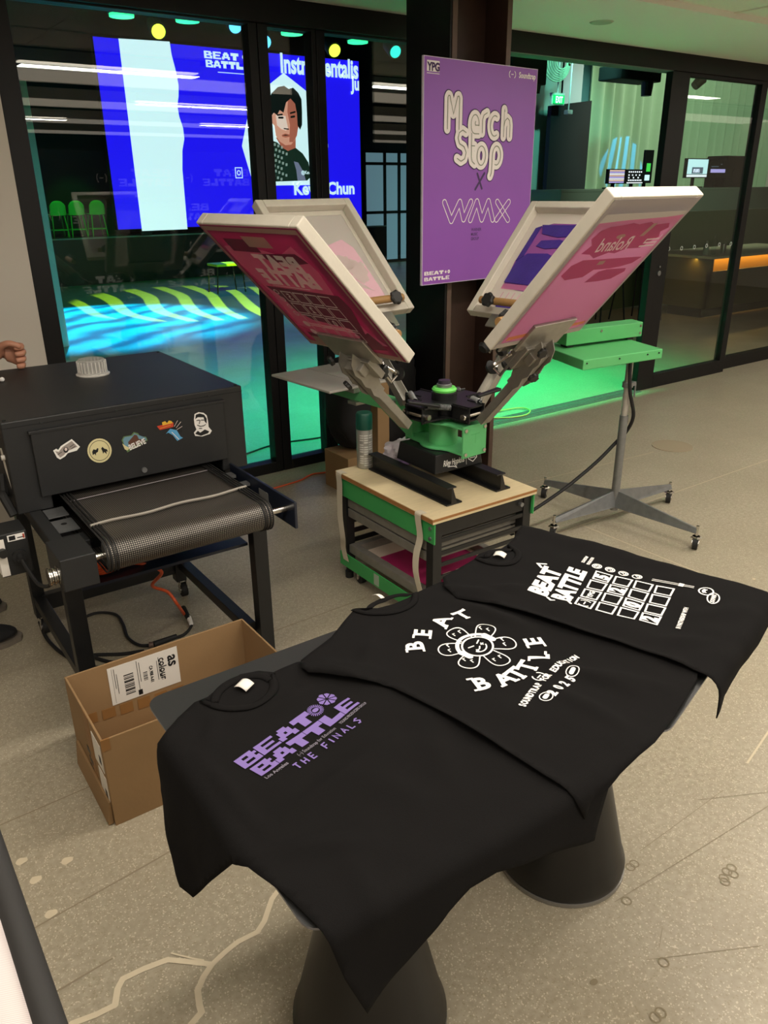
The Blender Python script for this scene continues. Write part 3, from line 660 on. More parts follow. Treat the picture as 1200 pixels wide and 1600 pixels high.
K['lcd_lilac'] = mat('lcd_lilac', '#a79bd8', .4, emit=1.0); K['lcd_peach'] = mat('lcd_peach', '#d8b8a8', .4, emit=1.0); K['lcd_white'] = mat('lcd_white', '#e6ecf4', .4, emit=1.0); K['lcd_cyan'] = mat('lcd_pale_cyan', '#bfe6ea', .4, emit=1.0); K['lcd_grey'] = mat('lcd_grey', '#5c6a7a', .4, emit=.7); K['lcd_green'] = mat('lcd_green', '#3fbf4a', .4, emit=.9)
def pic_timeline(F, t):
    for k in range(8):
        mb = MB(); rect(mb, F, .07, .07 + k * .112, .93, .07 + k * .112 + .07); mb.build('track_row', K[('lcd_lilac', 'lcd_peach', 'lcd_white')[k % 3]], t)
def pic_pads(F, t):
    mb = MB()
    for r, n in ((.78, 7), (.56, 4), (.38, 3), (.2, 8)):
        for i in range(n): rect(mb, F, .12 + i * .78 / n, r, .12 + i * .78 / n + .07, r + .09)
    rect(mb, F, .06, .04, .94, .1); mb.build('pad_icons', K['lcd_white'], t)
def pic_window(F, t):
    mb = MB(); rect(mb, F, .05, .2, .95, .95); mb.build('white_page', K['lcd_cyan'], t)
    mb = MB(); F2 = lambda s, w: F(s, w) + V((0, -.003, 0)); rect(mb, F2, .25, .22, .75, .55); mb.build('dialog', K['lcd_grey'], t)
    mb = MB(); rect(mb, F2, .32, .28, .6, .46); rect(mb, F, .05, .05, .95, .17); mb.build('dialog_image', K['lcd_white'], t)
def pic_bar(F, t):
    mb = MB(); rect(mb, F, .08, .3, .9, .5); mb.build('colour_bar', K['lcd_lilac'], t); mb = MB(); rect(mb, F, .1, .62, .5, .66); rect(mb, F, .6, .75, .7, .79); mb.build('menu_text', K['lcd_grey'], t)
def pic_strip(F, t):
    mb = MB(); rect(mb, F, .2, .35, .7, .6); mb.build('level_meter', K['lcd_green'], t); mb = MB(); rect(mb, F, .1, .08, .7, .25); mb.build('chat_text', K['lcd_cyan'], t)
monitor(950, 264, 977, 287, 8.62, 'dark screen with lilac track rows, leftmost on the desk', pic_timeline)
monitor(978, 264.5, 1006, 287, 8.62, 'dark screen with a grid of white pad icons', pic_pads)
monitor(1007.5, 234, 1020, 286, 8.9, 'narrow upright screen with a green patch beside the mullion', pic_strip)
monitor(1072, 247, 1107, 278, 8.62, 'bright pale cyan screen seen through the glass door', pic_window)
monitor(1108, 250, 1136, 278, 8.62, 'dark screen with a lilac bar right of the bright screen', pic_bar)
a, b = onY(1137, 243, 8.7), onY(1163, 284, 8.7); t = thing('desk_speaker', 'black studio loudspeaker on the right end of the desk', 'speaker', ((a.x + b.x) / 2, 8.8, 1.56)); mb = MB(); mb.box((a.x, 8.7, 1.561), (b.x, 9.1, a.z)); mb.build('cabinet', K['black_matte'], t, bev=.02)
mb = MB(); mb.cyl(((a.x + b.x) / 2, 8.69, 1.75), ((a.x + b.x) / 2, 8.7, 1.75), .12, n=20); mb.build('woofer', K['rubber'], t)
# bar counter behind the right door
K['bar'] = mat('olive_wood_panel', '#5b5330', 0.5, var=.1)
t = thing('bar_counter', 'wooden bar counter with a warm lit shelf behind the glass door', 'counter', (10.3, 6.6, 0))
mb = MB(); mb.box((9.3, 6.0, 0.12), (11.85, 6.05, 0.58)); mb.box((9.3, 6.0, .12), (9.35, 7.0, .74)); mb.build('front_panel', K['bar'], t); mb = MB(); mb.box((9.25, 5.95, .74), (11.95, 7.0, .77)); mb.build('worktop', K['plywood'], t)
mb = MB(); mb.box((9.35, 6.3, 0.12), (11.85, 6.34, 0.74)); mb.build('back_panel', mat('amber_panel', '#b98a3c', .5), t); mb = MB(); mb.box((9.35, 6.08, 0), (11.85, 6.6, .12)); mb.build('plinth', K['black_matte'], t)
for (u, v, h, r, m, nm, lb) in ((1100, 412, .17, .035, 'lcd_cyan', 'bottle', 'pale bottle on the bar counter'), (1112, 410, .24, .03, 'glass', 'bottle', 'tall clear bottle on the bar counter'), (1127, 409, .12, .04, 'chrome', 'tumbler', 'steel tumbler on the bar counter')):
    p = onY(u, v, 6.2); t = thing(nm, lb, nm, (p.x, 6.2, .77)); mb = MB(Matrix.Translation((p.x, 6.2, .7705))); mb.lathe([(r, 0), (r, h * .6), (r * .4, h * .8), (r * .4, h)] if nm == 'bottle' else [(r * .8, 0), (r, h)], n=16); mb.build('body', K['desk'] if m == 'lcd_cyan' else K[m], t, smooth=True)
def bar_stool(x, y, lb):
    t = thing('bar_stool', lb, 'stool', (x, y, 0), 0, 'black stools in the dark corner'); mb = MB(); mb.box((x - .2, y - .2, .66), (x + .2, y + .2, .70)); mb.build('seat', K['black_matte'], t, bev=.015)
    mb = MB(); mb.box((x - .2, y + .17, .70), (x + .2, y + .2, .98)); mb.build('backrest', K['black_matte'], t, bev=.01)
    for a in (-1, 1):
        for b in (-1, 1): mb = MB(); mb.cyl((x + a * .17, y + b * .17, .66), (x + a * .23, y + b * .23, 0), .011, n=6); mb.build('leg', K['black_matte'], t)
bar_stool(7.95, 6.6, 'black bar stool just left of the glass door frame'); bar_stool(8.55, 6.5, 'black bar stool seen through the left edge of the glass door')
mb = MB(); mb.box((7.2, 7.3, 0), (14.5, 7.36, 1.25)); struct(mb.build('wall_half', mat('olive_half_wall', '#55603f', .6)))

# ================================================================ POSTER on the column
K['poster'] = mat('purple_poster', '#8d4fb0', 0.45, var=0.12, vscale=1.6); K['poster_edge'] = mat('poster_board_edge', '#cfc4d6', 0.6)
K['ink_dark'] = mat('dark_violet_ink', '#43285a', 0.6); K['ink_cream'] = mat('cream_white_ink', '#efe7e6', 0.6); K['ink_green'] = mat('grey_green_ink', '#7f8573', 0.6)
PW, PH = 0.80, 1.018
pr = math.radians(4.5)
po = thing('poster', 'purple Merch Stop poster board on the brown steel column', 'poster', (2.507, 3.222, 1.143), pr)
L0 = BASE[po.name]
def PF(off):
    return lambda x, y: L0 @ V((x, -off, y))
mb = MB(L0); mb.box((0, 0, 0), (PW, 0.012, PH)); mb.build('board', K['poster_edge'], po)
mb = MB(); mb.poly([PF(.0006)(x, y) for x, y in ((0.004, .003), (PW - .003, .003), (PW - .003, PH - .003), (.004, PH - .003))]); mb.build('printed_face', K['poster'], po)
def UX(u): return u * PW
def UY(v): return (1 - v) * PH
# Merch Stop: fat round strokes, a dark outline beneath and a fine line within
def sc(lines, x, y, s, kx=1.0): return [[(x + a * s * kx, y + b * s) for a, b in L] for L in lines]
mer = []
mer += sc([[(0, 0), (0, 1.28), (.06, 1.36), (.14, 1.34), (.42, .62), (.70, 1.34), (.78, 1.36), (.84, 1.28), (.84, 0)]], UX(.195), UY(.293), .106, .88)       # M
e_ = [arc(.36, .40, .34, .40, -8, 200, 14)[::1] + arc(.36, .36, .34, .36, 190, 268, 8)[1:] + [(.72, 0)], [(.70, .36), (.40, .36), (.36, .44), (.40, .52)]]
mer += sc(e_, UX(.395), UY(.308), .106, .78)
mer += sc([[(0, 0), (0, .55), (.10, .76), (.36, .86)]], UX(.498), UY(.303), .106, .82)
mer += sc([arc(.36, .42, .34, .44, 62, 300, 16)], UX(.568), UY(.313), .106, .88)
mer += sc([[(0, 0), (0, 1.18), (.03, 1.10)], [(0, .45), (.08, .70), (.26, .82), (.44, .72), (.50, .5), (.50, 0)]], UX(.695), UY(.316), .106, .88)
sto = sc([[(.62, 1.22), (.36, 1.32), (.10, 1.20), (.02, .98), (.14, .74), (.5, .62), (.66, .38), (.56, .1), (.28, 0), (-.02, .12)]], UX(.285), UY(.432), .106, .86)
sto += sc([[(0, 1.25), (.02, .25), (.10, .04), (.3, -.06)], [(0, .72), (.26, .72)]], UX(.405), UY(.437), .106, .86)
sto += sc([arc(.36, .4, .33, .42, 0, 360, 20)], UX(.455), UY(.447), .106, .88)
sto += sc([arc(.36, .42, .33, .42, -110, 180, 18) + [(.03, .0), (.0, -.35), (-.08, -.5)]], UX(.595), UY(.447), .106, .88)
for nm, w, k, off in (('title_outline', .053, 'ink_dark', .0010), ('title', .043, 'ink_cream', .0024), ('title_inline', .0042, 'ink_green', .0040)):
    mb = MB(); (mb.strokes if w < .01 else mb.fat)(mer, w, PF(off)); (mb.strokes if w < .01 else mb.fat)(sto, w, PF(off)); mb.build(nm, K[k], po)
mb = MB(); mb.strokes([[(UX(.455), UY(.56)), (UX(.535), UY(.485))], [(UX(.47), UY(.487)), (UX(.515), UY(.556))]], .012, PF(.0012))
for i, w in enumerate(('WARNER', 'MUSIC', 'GROUP')): mb.text(w, .021, lambda x, y: PF(.0012)(UX(.43) + x, UY(.757 + i * .022) + y), 'LEFT', .012, .85)
mb.build('dark_lettering', K['ink_dark'], po)
mb = MB(); W = .125                                                     # outlined zigzag letters W M X
def outl(pts, w):                                                       # two parallel lines round a stroke
    out = []
    P = [V(p) for p in pts]
    for sgn in (1, -1):
        L = []
        for i, p in enumerate(P):
            a = (p - P[i - 1]).normalized() if i else (P[1] - p).normalized(); b = (P[i + 1] - p).normalized() if i < len(P) - 1 else a
            na, nb = V((-a.y, a.x)) * sgn, V((-b.y, b.x)) * sgn
            if sgn * (a.x * b.y - a.y * b.x) < -1e-6:                      # the outside of a bend is rounded
                t0 = math.atan2(na.y, na.x); dt = (math.atan2(nb.y, nb.x) - t0 + PI) % (2 * PI) - PI
                L += [(p.x + w * math.cos(t0 + dt * j / 8), p.y + w * math.sin(t0 + dt * j / 8)) for j in range(9)]
            else:
                n = (na + nb).normalized(); L.append(tuple(p + n * w / max(.22, n.dot(na))))
        out.append(L)
    for p, q in ((P[0], P[1]), (P[-1], P[-2])):
        d = (p - q).normalized(); a0 = math.degrees(math.atan2(d.y, d.x)); out.append(arc(p.x, p.y, w, w, a0 - 90, a0 + 90, 8))
    return out
y0, y1 = UY(.703), UY(.617); ox = UX(.185)
for pts in ([(0, y1), (.05, y0), (.108, y1), (.138, y0 + .005), (.187, y1)], [(.187, y0), (.232, y1), (.272, y0), (.318, y1), (.355, y0 - .003)], [(.385, y1 - .004), (.475, y0 - .008)], [(.475, y1 - .006), (.385, y0 - .004)]):
    pts = [(ox + x, y) for x, y in pts]
    mb.strokes(outl(pts, .0135), .0042, PF(.0014), True, 6)
mb.build('outlined_lettering', K['ink_cream'], po); mb = MB()
mb.strokes([arc(UX(.742), UY(.036), .012, .015, 110, 250, 6), arc(UX(.772), UY(.036), .012, .015, -70, 70, 6), [(UX(.748), UY(.036)), (UX(.766), UY(.036))]], .004, PF(.0014))
mb.text('Soundtrap', .036, lambda x, y: PF(.0014)(UX(.98) + x, UY(.047) + y), 'RIGHT', .028, .86)
mb.build('sponsor_lettering', K['ink_cream'], po); mb = MB()
b0, b1 = (UX(.025), UY(.067)), (UX(.125), UY(.017))
mb.poly([PF(.0014)(*p) for p in ((b0[0], b0[1] + .006), (b1[0], b0[1] + .006), (b1[0], b1[1]), (b0[0], b1[1]))]); mb.poly([PF(.0014)(*p) for p in ((b0[0], b0[1] - .003), (b1[0], b0[1] - .003), (b1[0], b0[1]), (b0[0], b0[1]))])
mb.build('logo_box', K['ink_cream'], po); mb = MB()
x = block(mb, 'BEAT', UX(.02), UY(.953), .018, PF(.0014), w=.031); mb.strokes([arc(x + .012, UY(.953) + .009, .004, .004, 0, 360, 8)], .005, PF(.0014)); mb.strokes([arc(x + .034, UY(.953) + .009, .006, .006, 0, 360, 10)], .006, PF(.0014))
block(mb, 'BATTLE', UX(.02), UY(.981), .018, PF(.0014), w=.027)
mb.build('event_lettering', K['ink_cream'], po)
mb = MB(); mb.text('YPG', .046, lambda x, y: PF(.0022)((b0[0] + b1[0]) / 2 + x, b0[1] + .010 + y), bold=.05, sx=.9); mb.build('logo_letters', K['ink_dark'], po)

# ================================================================ CART under the press
CZ = 0.5
ct = thing('press_cart', 'green and black wheeled screen cart with a plywood top under the press', 'cart', (1.88, 2.33, 0))
mb = MB(); mb.box((1.618, 2.0, CZ - .022), (2.142, 2.662, CZ - .0005)); mb.use(1).box((1.6165, 2.0, CZ - .020), (1.618, 2.662, CZ - .003)).box((1.618, 1.9985, CZ - .012), (2.142, 2.0, CZ - .002)); mb.build('plywood_top', [K['plywood'], K['ply_edge']], ct, bev=.002)
X0, X1, Y0, Y1 = 1.632, 2.128, 2.014, 2.648
for x, y in ((X0, Y0), (X1 - .04, Y0), (X0, Y1 - .04), (X1 - .04, Y1 - .04)): mb = MB(); mb.box((x, y, .06), (x + .04, y + .04, CZ - .022)); mb.build('post', K['black_steel'], ct)
for nm, z0, z1 in (('upper_rail', .395, .478), ('lower_rail', .062, .125)):
    for x in (X0 - .006, X1): mb = MB(); mb.box((x, Y0 - .012, z0), (x + .006, Y1 + .012, z1)); mb.build(nm, K['cart_green'], ct, bev=.001)
for z in (.415,): mb = MB(); mb.box((X0 + .04, Y0 + .004, z), (X1 - .04, Y0 + .012, .478)); mb.build('end_rail', K['black_steel'], ct)
for x in (X0 + .042, X1 - .048):
    for z in (.3405, .2945, .124): mb = MB(); mb.box((x - .008, Y0 + .042, z), (x + .008, Y1 - .042, z + .006)); mb.build('shelf_slide', K['black_steel'], ct)
for z in (.388, .335, .288, .235, .185, .10): mb = MB(); mb.box((X0 + .04, Y0 + .002, z), (X1 - .04, Y0 + .008, z + .016)); mb.build('cross_bar', K['black_steel'], ct)
for z in (.345, .298, .25, .2, .155): mb = MB(); mb.box((X0 + .04, Y1 - .008, z), (X1 - .04, Y1 - .002, z + .022)); mb.build('cross_bar', K['black_steel'], ct)
mb = MB()
for z in (.415, .455): mb.cyl((X0 - .006, Y0 + .01, z), (X0 - .012, Y0 + .01, z), .007, n=10)
mb.cyl((X1 - .06, Y0 + .004, .448), (X1 - .06, Y0 - .012, .448), .009, n=10); mb.build('bolt', K['galv'], ct)
for x, y in ((X0 + .03, Y0 + .05), (X1 - .03, Y0 + .05), (X0 + .03, Y1 - .1), (X1 - .03, Y1 - .05)):
    mb = MB(); mb.cyl((x - .012, y, .028), (x + .012, y, .028), .0275, n=18); c_ = mb.build('caster', K['rubber'], ct, smooth=True)
    mb = MB(); mb.box((x - .018, y - .01, .028), (x - .013, y + .01, .064)).box((x + .013, y - .01, .028), (x + .018, y + .01, .064)); mb.cyl((x - .02, y, .028), (x + .02, y, .028), .008, n=8); mb.build('caster_fork', K['chrome'], c_)
mb = MB(); mb.cyl((X0 + .02, Y1 - .02, .03), (X0 + .02, Y1 - .02, .06), .012); mb.cyl((X0 + .02, Y1 - .02, 0), (X0 + .02, Y1 - .02, .03), .018); mb.build('levelling_foot', K['rubber'], ct)
def tape_strip(pts, w, nm='tape_strip'):
    mb = MB(); P = [V(p) for p in pts]; mb.grid(lambda u, s: (lambda p: V((p.x - .001, p.y + (s - .5) * w, p.z)))(P[min(int(u * (len(P) - 1) + .5), len(P) - 1)]), len(P) - 1, 1); mb.build(nm, K['tape'], ct, solid=.0006)
XF = X0 - .012
tape_strip(curve([(1.64, 2.08, CZ + .0005), (1.612, 2.08, CZ + .0005), (1.612, 2.08, .47), (XF, 2.078, .40), (XF - .012, 2.085, .33), (XF - .02, 2.075, .26), (XF - .012, 2.055, .18), (XF, 2.045, .12), (XF, 2.05, .085)], 4), .036)
tape_strip(curve([(1.64, 2.625, CZ + .0005), (1.612, 2.625, CZ + .0005), (1.612, 2.622, .45), (XF - .008, 2.625, .38), (XF - .014, 2.615, .30), (XF - .02, 2.59, .22), (XF - .006, 2.612, .16), (XF, 2.60, .10)], 4), .042)
mb = MB(); mb.box((X0 - .0075, 2.36, .07), (X0 - .006, 2.395, .12)); mb.build('tape_patch', mat('grey_tape', '#9db09a', .6), ct)
# spare screens stored in it
K['magenta'] = mat('magenta_emulsion', '#9c1f58', 0.45, var=.08); K['ivory_mesh'] = mat('ivory_mesh', '#cdbfae', .7)
def stored(z, y0, y1, label, fill):
    t = thing('spare_screen', label, 'printing screen', (1.88, 2.33, z), 0, 'screens stored in the cart'); x0, x1 = 1.640, 2.120
    mb = MB()
    for lo, hi in (((x0, y0, z), (x0 + .035, y1, z + .038)), ((x1 - .035, y0, z), (x1, y1, z + .038)), ((x0 + .035, y0, z), (x1 - .035, y0 + .035, z + .038)), ((x0 + .035, y1 - .035, z), (x1 - .035, y1, z + .038))): mb.box(lo, hi)
    mb.build('frame', K['grey_frame'], t, bev=.002)
    mb = MB(); mb.box((x0 + .03, y0 + .03, z + .001), (x1 - .03, y1 - .03, z + .003)); mb.build('mesh', K['ivory_mesh'], t)
    mb = MB(); mb.box((x0 + .075, y0 + .06, z + .003), (x1 - .06, y1 - .13, z + .0045)); e = mb.build('emulsion', K['magenta'], t)
    if fill:
        mb = MB(); block(mb, 'BAT', 1.83, y0 + .10, .04, lambda x, y: V((x, y, z + .0052)), w=.05); mb.build('stencil_lettering', K['ivory_mesh'], t)
ZS = ((.347, 'grey screen in the top slot of the cart', 0), (.302, 'grey screen in the second slot of the cart', 0), (.132, 'low screen with a magenta stencil in the bottom slot of the cart', 1))
for z, lb, f in ZS: stored(z, 2.056, 2.606, lb, f)

# ================================================================ THE SCREEN PRINTING PRESS
CX, CY = 1.918, 2.315
RB = Matrix.Translation((CX, CY, 0)) @ Matrix.Rotation(math.radians(5), 4, 'Z')          # platen line: local +y runs out to the platen
pb = thing('screen_printing_press', 'four armed manual screen printing press, black base and green body, on the cart', 'printing press', (CX, CY, CZ))
for x0, s in ((1.735, 1), (1.985, 1)):
    mb = MB(); y0, y1 = 2.065, 2.585; z = CZ + .0005
    prof = [(0, z), (.075, z), (.075, z + .006), (.050, z + .006), (.030, z + .066), (.045, z + .066), (.045, z + .072), (.0, z + .072), (.0, z + .066), (.022, z + .066), (.022, z + .006), (0, z + .006)]
    mb.rings([[V((x0 + a, y, b)) for a, b in prof] for y in (y0, y1)]); mb.build('base_rail', K['black_steel'], pb, bev=.001)
mb = MB(); mb.hexa([(1.79, 2.205, .5735), (2.035, 2.205, .5735), (2.035, 2.46, .5735), (1.79, 2.46, .5735), (1.80, 2.215, .648), (2.025, 2.215, .648), (2.025, 2.45, .648), (1.80, 2.45, .648)]); BBK = mb.build('base_block', K['black_steel'], pb, bev=.004)
FBk = lambda x, z: V((1.80 + x, 2.2045 + (z - .5735) * .134, z))
mb = MB()
mb.text('Riley Hopkins', .032, lambda x, y: FBk(.086 + x + y * .25, .598 + y), bold=.014, sx=.60); mb.strokes([[(.055, .594), (.085, .590), (.10, .582), (.09, .596)]], .003, FBk)
mb.strokes([[(.150, .585), (.150, .625)]], .0015, FBk); mb.strokes([[(.162, .622), (.205, .622), (.205, .604), (.184, .590), (.162, .604), (.162, .622)], [(.166, .615), (.201, .615)], [(.170, .606), (.198, .606)]], .003, FBk)
mb.build('white_logo', K['print_white'], BBK)
# green body, built along its own axis
def plate(z0, z1):
    o = []
    for x, y in ((-.064, -.165), (.064, -.165), (.064, -.085)): o.append((x, y))
    o += [(.095 * math.cos(a), .095 * math.sin(a)) for a in [math.radians(d) for d in range(-45, 50, 12)]]
    o += [(.062, .12), (.05, .17), (-.05, .17), (-.062, .12)]
    o += [(.095 * math.cos(a), .095 * math.sin(a)) for a in [math.radians(d) for d in range(135, 226, 12)]]
    o += [(-.064, -.085)]
    mb = MB(RB); mb.prism(o, z0, z1); return mb
plate(.752, .759).build('body_plate', K['press_green'], pb, bev=.001); plate(.651, .658).build('body_plate', K['press_green'], pb, bev=.001)
mb = MB(RB); mb.cyl((0, 0, .658), (0, 0, .752), .058, n=28); mb.cyl((0, 0, .759), (0, 0, .768), .05, n=28); mb.build('centre_post', K['press_green'], pb, smooth=True)
mb = MB(RB); mb.box((-.064, -.172, .640), (.064, -.165, .765)); mb.use(1)
for x in (-.052, .052):
    for z in (.655, .75): mb.cyl((x, -.172, z), (x, -.178, z), .0075, n=12)
mb.use(2); mb.strokes([[(-.02, .728), (.026, .728)], [(.004, .728), (.004, .690)]], .0016, lambda x, z: V((x, -.1725, z)), False)
mb.build('end_plate', [K['press_green'], K['chrome'], K['cart_green']], pb)
mb = MB(RB); mb.box((-.05, .13, .658), (-.044, .165, .752)).box((.044, .13, .658), (.05, .165, .752)).box((-.05, .165, .640), (.05, .172, .765)); mb.build('body_web', K['press_green'], pb)
mb = MB(RB); mb.box((-.028, .172, .728), (.028, .74, .778)); mb.build('platen_arm', K['press_green'], pb, bev=.003)
mb = MB(RB); mb.hexa([(-.004, .172, .640), (.004, .172, .640), (.004, .22, .640), (-.004, .22, .640), (-.004, .172, .728), (.004, .172, .728), (.004, .40, .728), (-.004, .40, .728)]); mb.build('gusset', K['press_green'], pb)
mb = MB(RB); mb.box((-.04, .255, .715), (.04, .285, .732)).box((-.042, .255, .715), (-.030, .285, .782)).box((.030, .255, .715), (.042, .285, .782)).box((-.06, .50, .772), (.06, .60, .794)).box((-.05, .50, .715), (.05, .56, .73)); mb.build('platen_bracket', K['alu'], pb, bev=.002)
K['platen'] = mat('grey_platen_board', '#a9a49b', .6, var=.08, vscale=10)
mb = MB(RB)
for s in (-1, 1): mb.box((min(s * .0015, s * .198), .49, .795), (max(s * .0015, s * .198), .945, .806))
mb.build('platen', K['platen'], pb, bev=.003)
# carousel
mb = MB(); mb.M = Matrix.Translation((CX, CY, 0)); mb.lathe([(.055, .769), (.055, .80), (.05, .80), (.05, .862), (.042, .868)], n=32); mb.build('hub', K['black_steel'], pb, smooth=True)
mb = MB(); mb.M = Matrix.Translation((CX, CY, 0)); mb.lathe([(.047, .866), (.049, .874), (.043, .882)], n=32); mb.build('green_ring', mat('bright_green_ring', '#6ede62', .5), pb, smooth=True)
mb = MB(); mb.M = Matrix.Translation((CX, CY, 0)); mb.lathe([(.030, .879), (.030, .893), (.026, .896)], n=28); mb.use(1); mb.lathe([(.025, .896), (.023, .908), (.012, .910)], n=28); mb.build('hub_cap', [K['galv'], mat('dark_violet_cap', '#2c2533', .4)], pb, smooth=True)
PHI0 = math.radians(-8.3)
HEADS = {'BL': (0, 46.7, .675), 'BR': (1, 45.7, .667), 'FR': (2, 48.9, .681), 'FL': (3, 45.06, .671)}
star = []
for k in range(4):
    a = PHI0 + k * PI / 2; s = V((math.sin(a), math.cos(a))); t_ = V((math.cos(a), -math.sin(a)))
    star += [tuple(s * .165 - t_ * .052), tuple(s * .165 + t_ * .052), tuple(s * .075 + t_ * .052)]
for z in (.778, .828): mb = MB(Matrix.Translation((CX, CY, 0))); mb.prism(star[::-1], z, z + .006); mb.build('carousel_plate', K['black_steel'], pb)
def HF(k):
    """frame of a print head: x out along the arm, y sideways, z up from the screen; origin on the axis"""
    n_, th, r = HEADS[k]; a = PHI0 + n_ * PI / 2; th = math.radians(th)
    az = V((math.sin(a), math.cos(a), 0)); s = V((math.cos(a), -math.sin(a), 0)); d = az * math.cos(th) + V((0, 0, math.sin(th))); n = -az * math.sin(th) + V((0, 0, math.cos(th)))
    return Matrix(((d.x, -s.x, n.x, CX), (d.y, -s.y, n.y, CY), (d.z, -s.z, n.z, .581), (0, 0, 0, 1))), az, s
def knob(mb, p, d, r=.024, h=.018):
    p, d = V(p), V(d).normalized(); a = d.orthogonal().normalized(); b = d.cross(a)
    ring = lambda z, k: [p + d * z + (a * math.cos(t * PI / 14) + b * math.sin(t * PI / 14)) * r * k * (1 + .09 * math.cos(t * PI / 14 * 7)) for t in range(28)]
    mb.rings([ring(0, .72), ring(h * .2, 1), ring(h * .8, 1), ring(h, .8)])
for k in ('FL', 'FR', 'BL', 'BR'):
    M, az, s = HF(k); near = HEADS[k][2]
    hd = MB(M)
    mb = MB(M); mb.box((.285, -.025, -.032), (.66, .025, -.028)).box((.285, -.025, -.032), (.66, -.021, .000)).box((.285, .021, -.032), (.66, .025, .000)); arm = mb.build('print_arm', K['alu'], pb, bev=.001)
    mb = MB(M)
    for y in (-.034, .030):                                                # toothed side plates
        o = [(.50, -.034), (.53, -.044), (.56, -.036), (.585, -.046), (.62, -.040), (.65, -.046), (.69, -.030), (.71, .002), (.62, .018), (.56, .018), (.53, .004), (.505, .004)]
        mb.rings([[V((a, yy, b)) for a, b in o] for yy in (y, y + .004)])
    mb.build('side_plate', K['alu'], arm)
    mb = MB(M); mb.box((.575, -.075, .002), (near - .004, .075, .028)); mb.box((near - .02, -.12, .016), (near + .10, .12, .0285)); mb.box((.62, -.05, -.03), (.66, .05, .003)); mb.build('screen_clamp', K['alu'], arm, bev=.003)
    mb = MB(M); mb.box((.55, -.04, .028), (near - .004, .04, .062)); mb.box((.60, -.11, .066), (near - .003, .11, .074)); mb.build('top_clamp_plate', K['alu'], arm, bev=.003)
    mb = MB(M); mb.cyl((near + .035, -.175, .108), (near + .035, .175, .108), .0160, n=18); mb.build('wooden_bar', K['wood'], arm, smooth=True, bev=.002)
    for y in (-.12, .12): mb = MB(M); knob(mb, (near + .030, y, .116), (-.35, 0, 1), .029, .02); mb.build('knob', K['knob'], arm)
    mb = MB(M); knob(mb, (.63, 0, .085), (-.4, 0, 1), .026); mb.cyl((.635, 0, .07), (.63, 0, .086), .006, n=10); mb.build('knob', K['knob'], arm)
    mb = MB(M); knob(mb, (.575, .045, .03), (-.3, .9, .3), .024, .024); mb.build('knob', K['knob'], arm)
    mb = MB(M); knob(mb, (.60, -.030, -.056), (0, -.4, -1), .018, .016); knob(mb, (.70, -.055, -.03), (.3, -.3, -1), .018, .014); mb.build('knob', K['knob'], arm)
    for y in (-.045, .045):                                                # rubber tipped stop screws
        mb = MB(M); mb.cyl((.59, y * .8, .055), (.50, y, .075), .0045, n=10); mb.cyl((.595, y * .8, .055), (.58, y * .82, .058), .009, n=12); mb.cyl((.515, y, .072), (.50, y, .0755), .010, n=6); mb.box((.505, y - .006, .03), (.58, y + .006, .036)); mb.cyl((.505, y, .03), (.497, y, .076), .005, n=8); mb.build('stop_screw', K['chrome'], arm)
        mb = MB(M); mb.cyl((.497, y, .0755), (.482, y, .079), .027, .019, n=22); mb.build('rubber_stop', K['rubber'], arm, smooth=True)
    # bracket and spring at the hub
    mb = MB(Matrix.Translation((CX, CY, 0)))
    for q in (-1, 1):
        P = [az * .085 + s * q * .040, az * .17 + s * q * .040, az * .17 + s * q * .046, az * .085 + s * q * .046]
        mb.rings([[V((p.x, p.y, z)) for p in P] for z in (.772, .838)])
    mb.build('hub_bracket', K['black_steel'], arm)
    mb = MB(Matrix.Translation((CX, CY, 0))); mb.cyl(az * .155 - s * .062 + V((0, 0, .80)), az * .155 + s * .062 + V((0, 0, .80)), .008, n=12); mb.cyl(az * .155 - s * .068 + V((0, 0, .80)), az * .155 - s * .058 + V((0, 0, .80)), .012, n=6); mb.cyl(az * .155 + s * .068 + V((0, 0, .80)), az * .155 + s * .058 + V((0, 0, .80)), .012, n=6); mb.build('pivot_bolt', K['chrome'], arm)
for i, (k0, f0, f1) in enumerate((('FL', -1, 1), ('FR', 1, 1), ('BL', 1, 1), ('BR', 1, 1))):
    a0 = PHI0 + HEADS[k0][0] * PI / 2
    for sg in ((1,) if i != 0 else (1, -1))[:1]:
        a1 = a0 + (-sg if k0 == 'FL' else sg) * PI / 2 * .55
        p, q = V((CX + .150 * math.sin(a0 - .3), CY + .150 * math.cos(a0 - .3), .838)), V((CX + .115 * math.sin(a0 - .95), CY + .115 * math.cos(a0 - .95), .828))
        d = (q - p); u_ = d.orthogonal().normalized(); w_ = d.cross(u_).normalized(); N_ = 150
        mb = MB(); mb.tube([p + d * (t / N_) + (u_ * math.cos(t * 2 * PI / 9) + w_ * math.sin(t * 2 * PI / 9)) * .011 for t in range(N_ + 1)], .0022, 5); mb.tube(curve([p + d * -.25, p, p + u_ * .011], 3), .0022, 5); mb.build('spring', K['galv'], pb, smooth=True)
for p, q in (((-.10, -.10, .84), (-.205, -.035, .862)), ((.11, -.07, .84), (.215, -.085, .858))):
    p, q = V(p) + V((CX, CY, 0)), V(q) + V((CX, CY, 0)); d = (q - p).normalized(); w = V((-d.y, d.x, 0)) * .016; up_ = V((0, 0, .006))
    mb = MB(); mb.hexa([p - w * .6 - up_, p + w * .6 - up_, q + w - up_, q - w - up_, p - w * .6 + up_, p + w * .6 + up_, q + w + up_, q - w + up_]); mb.build('lever', K['black_steel'], pb, bev=.004)

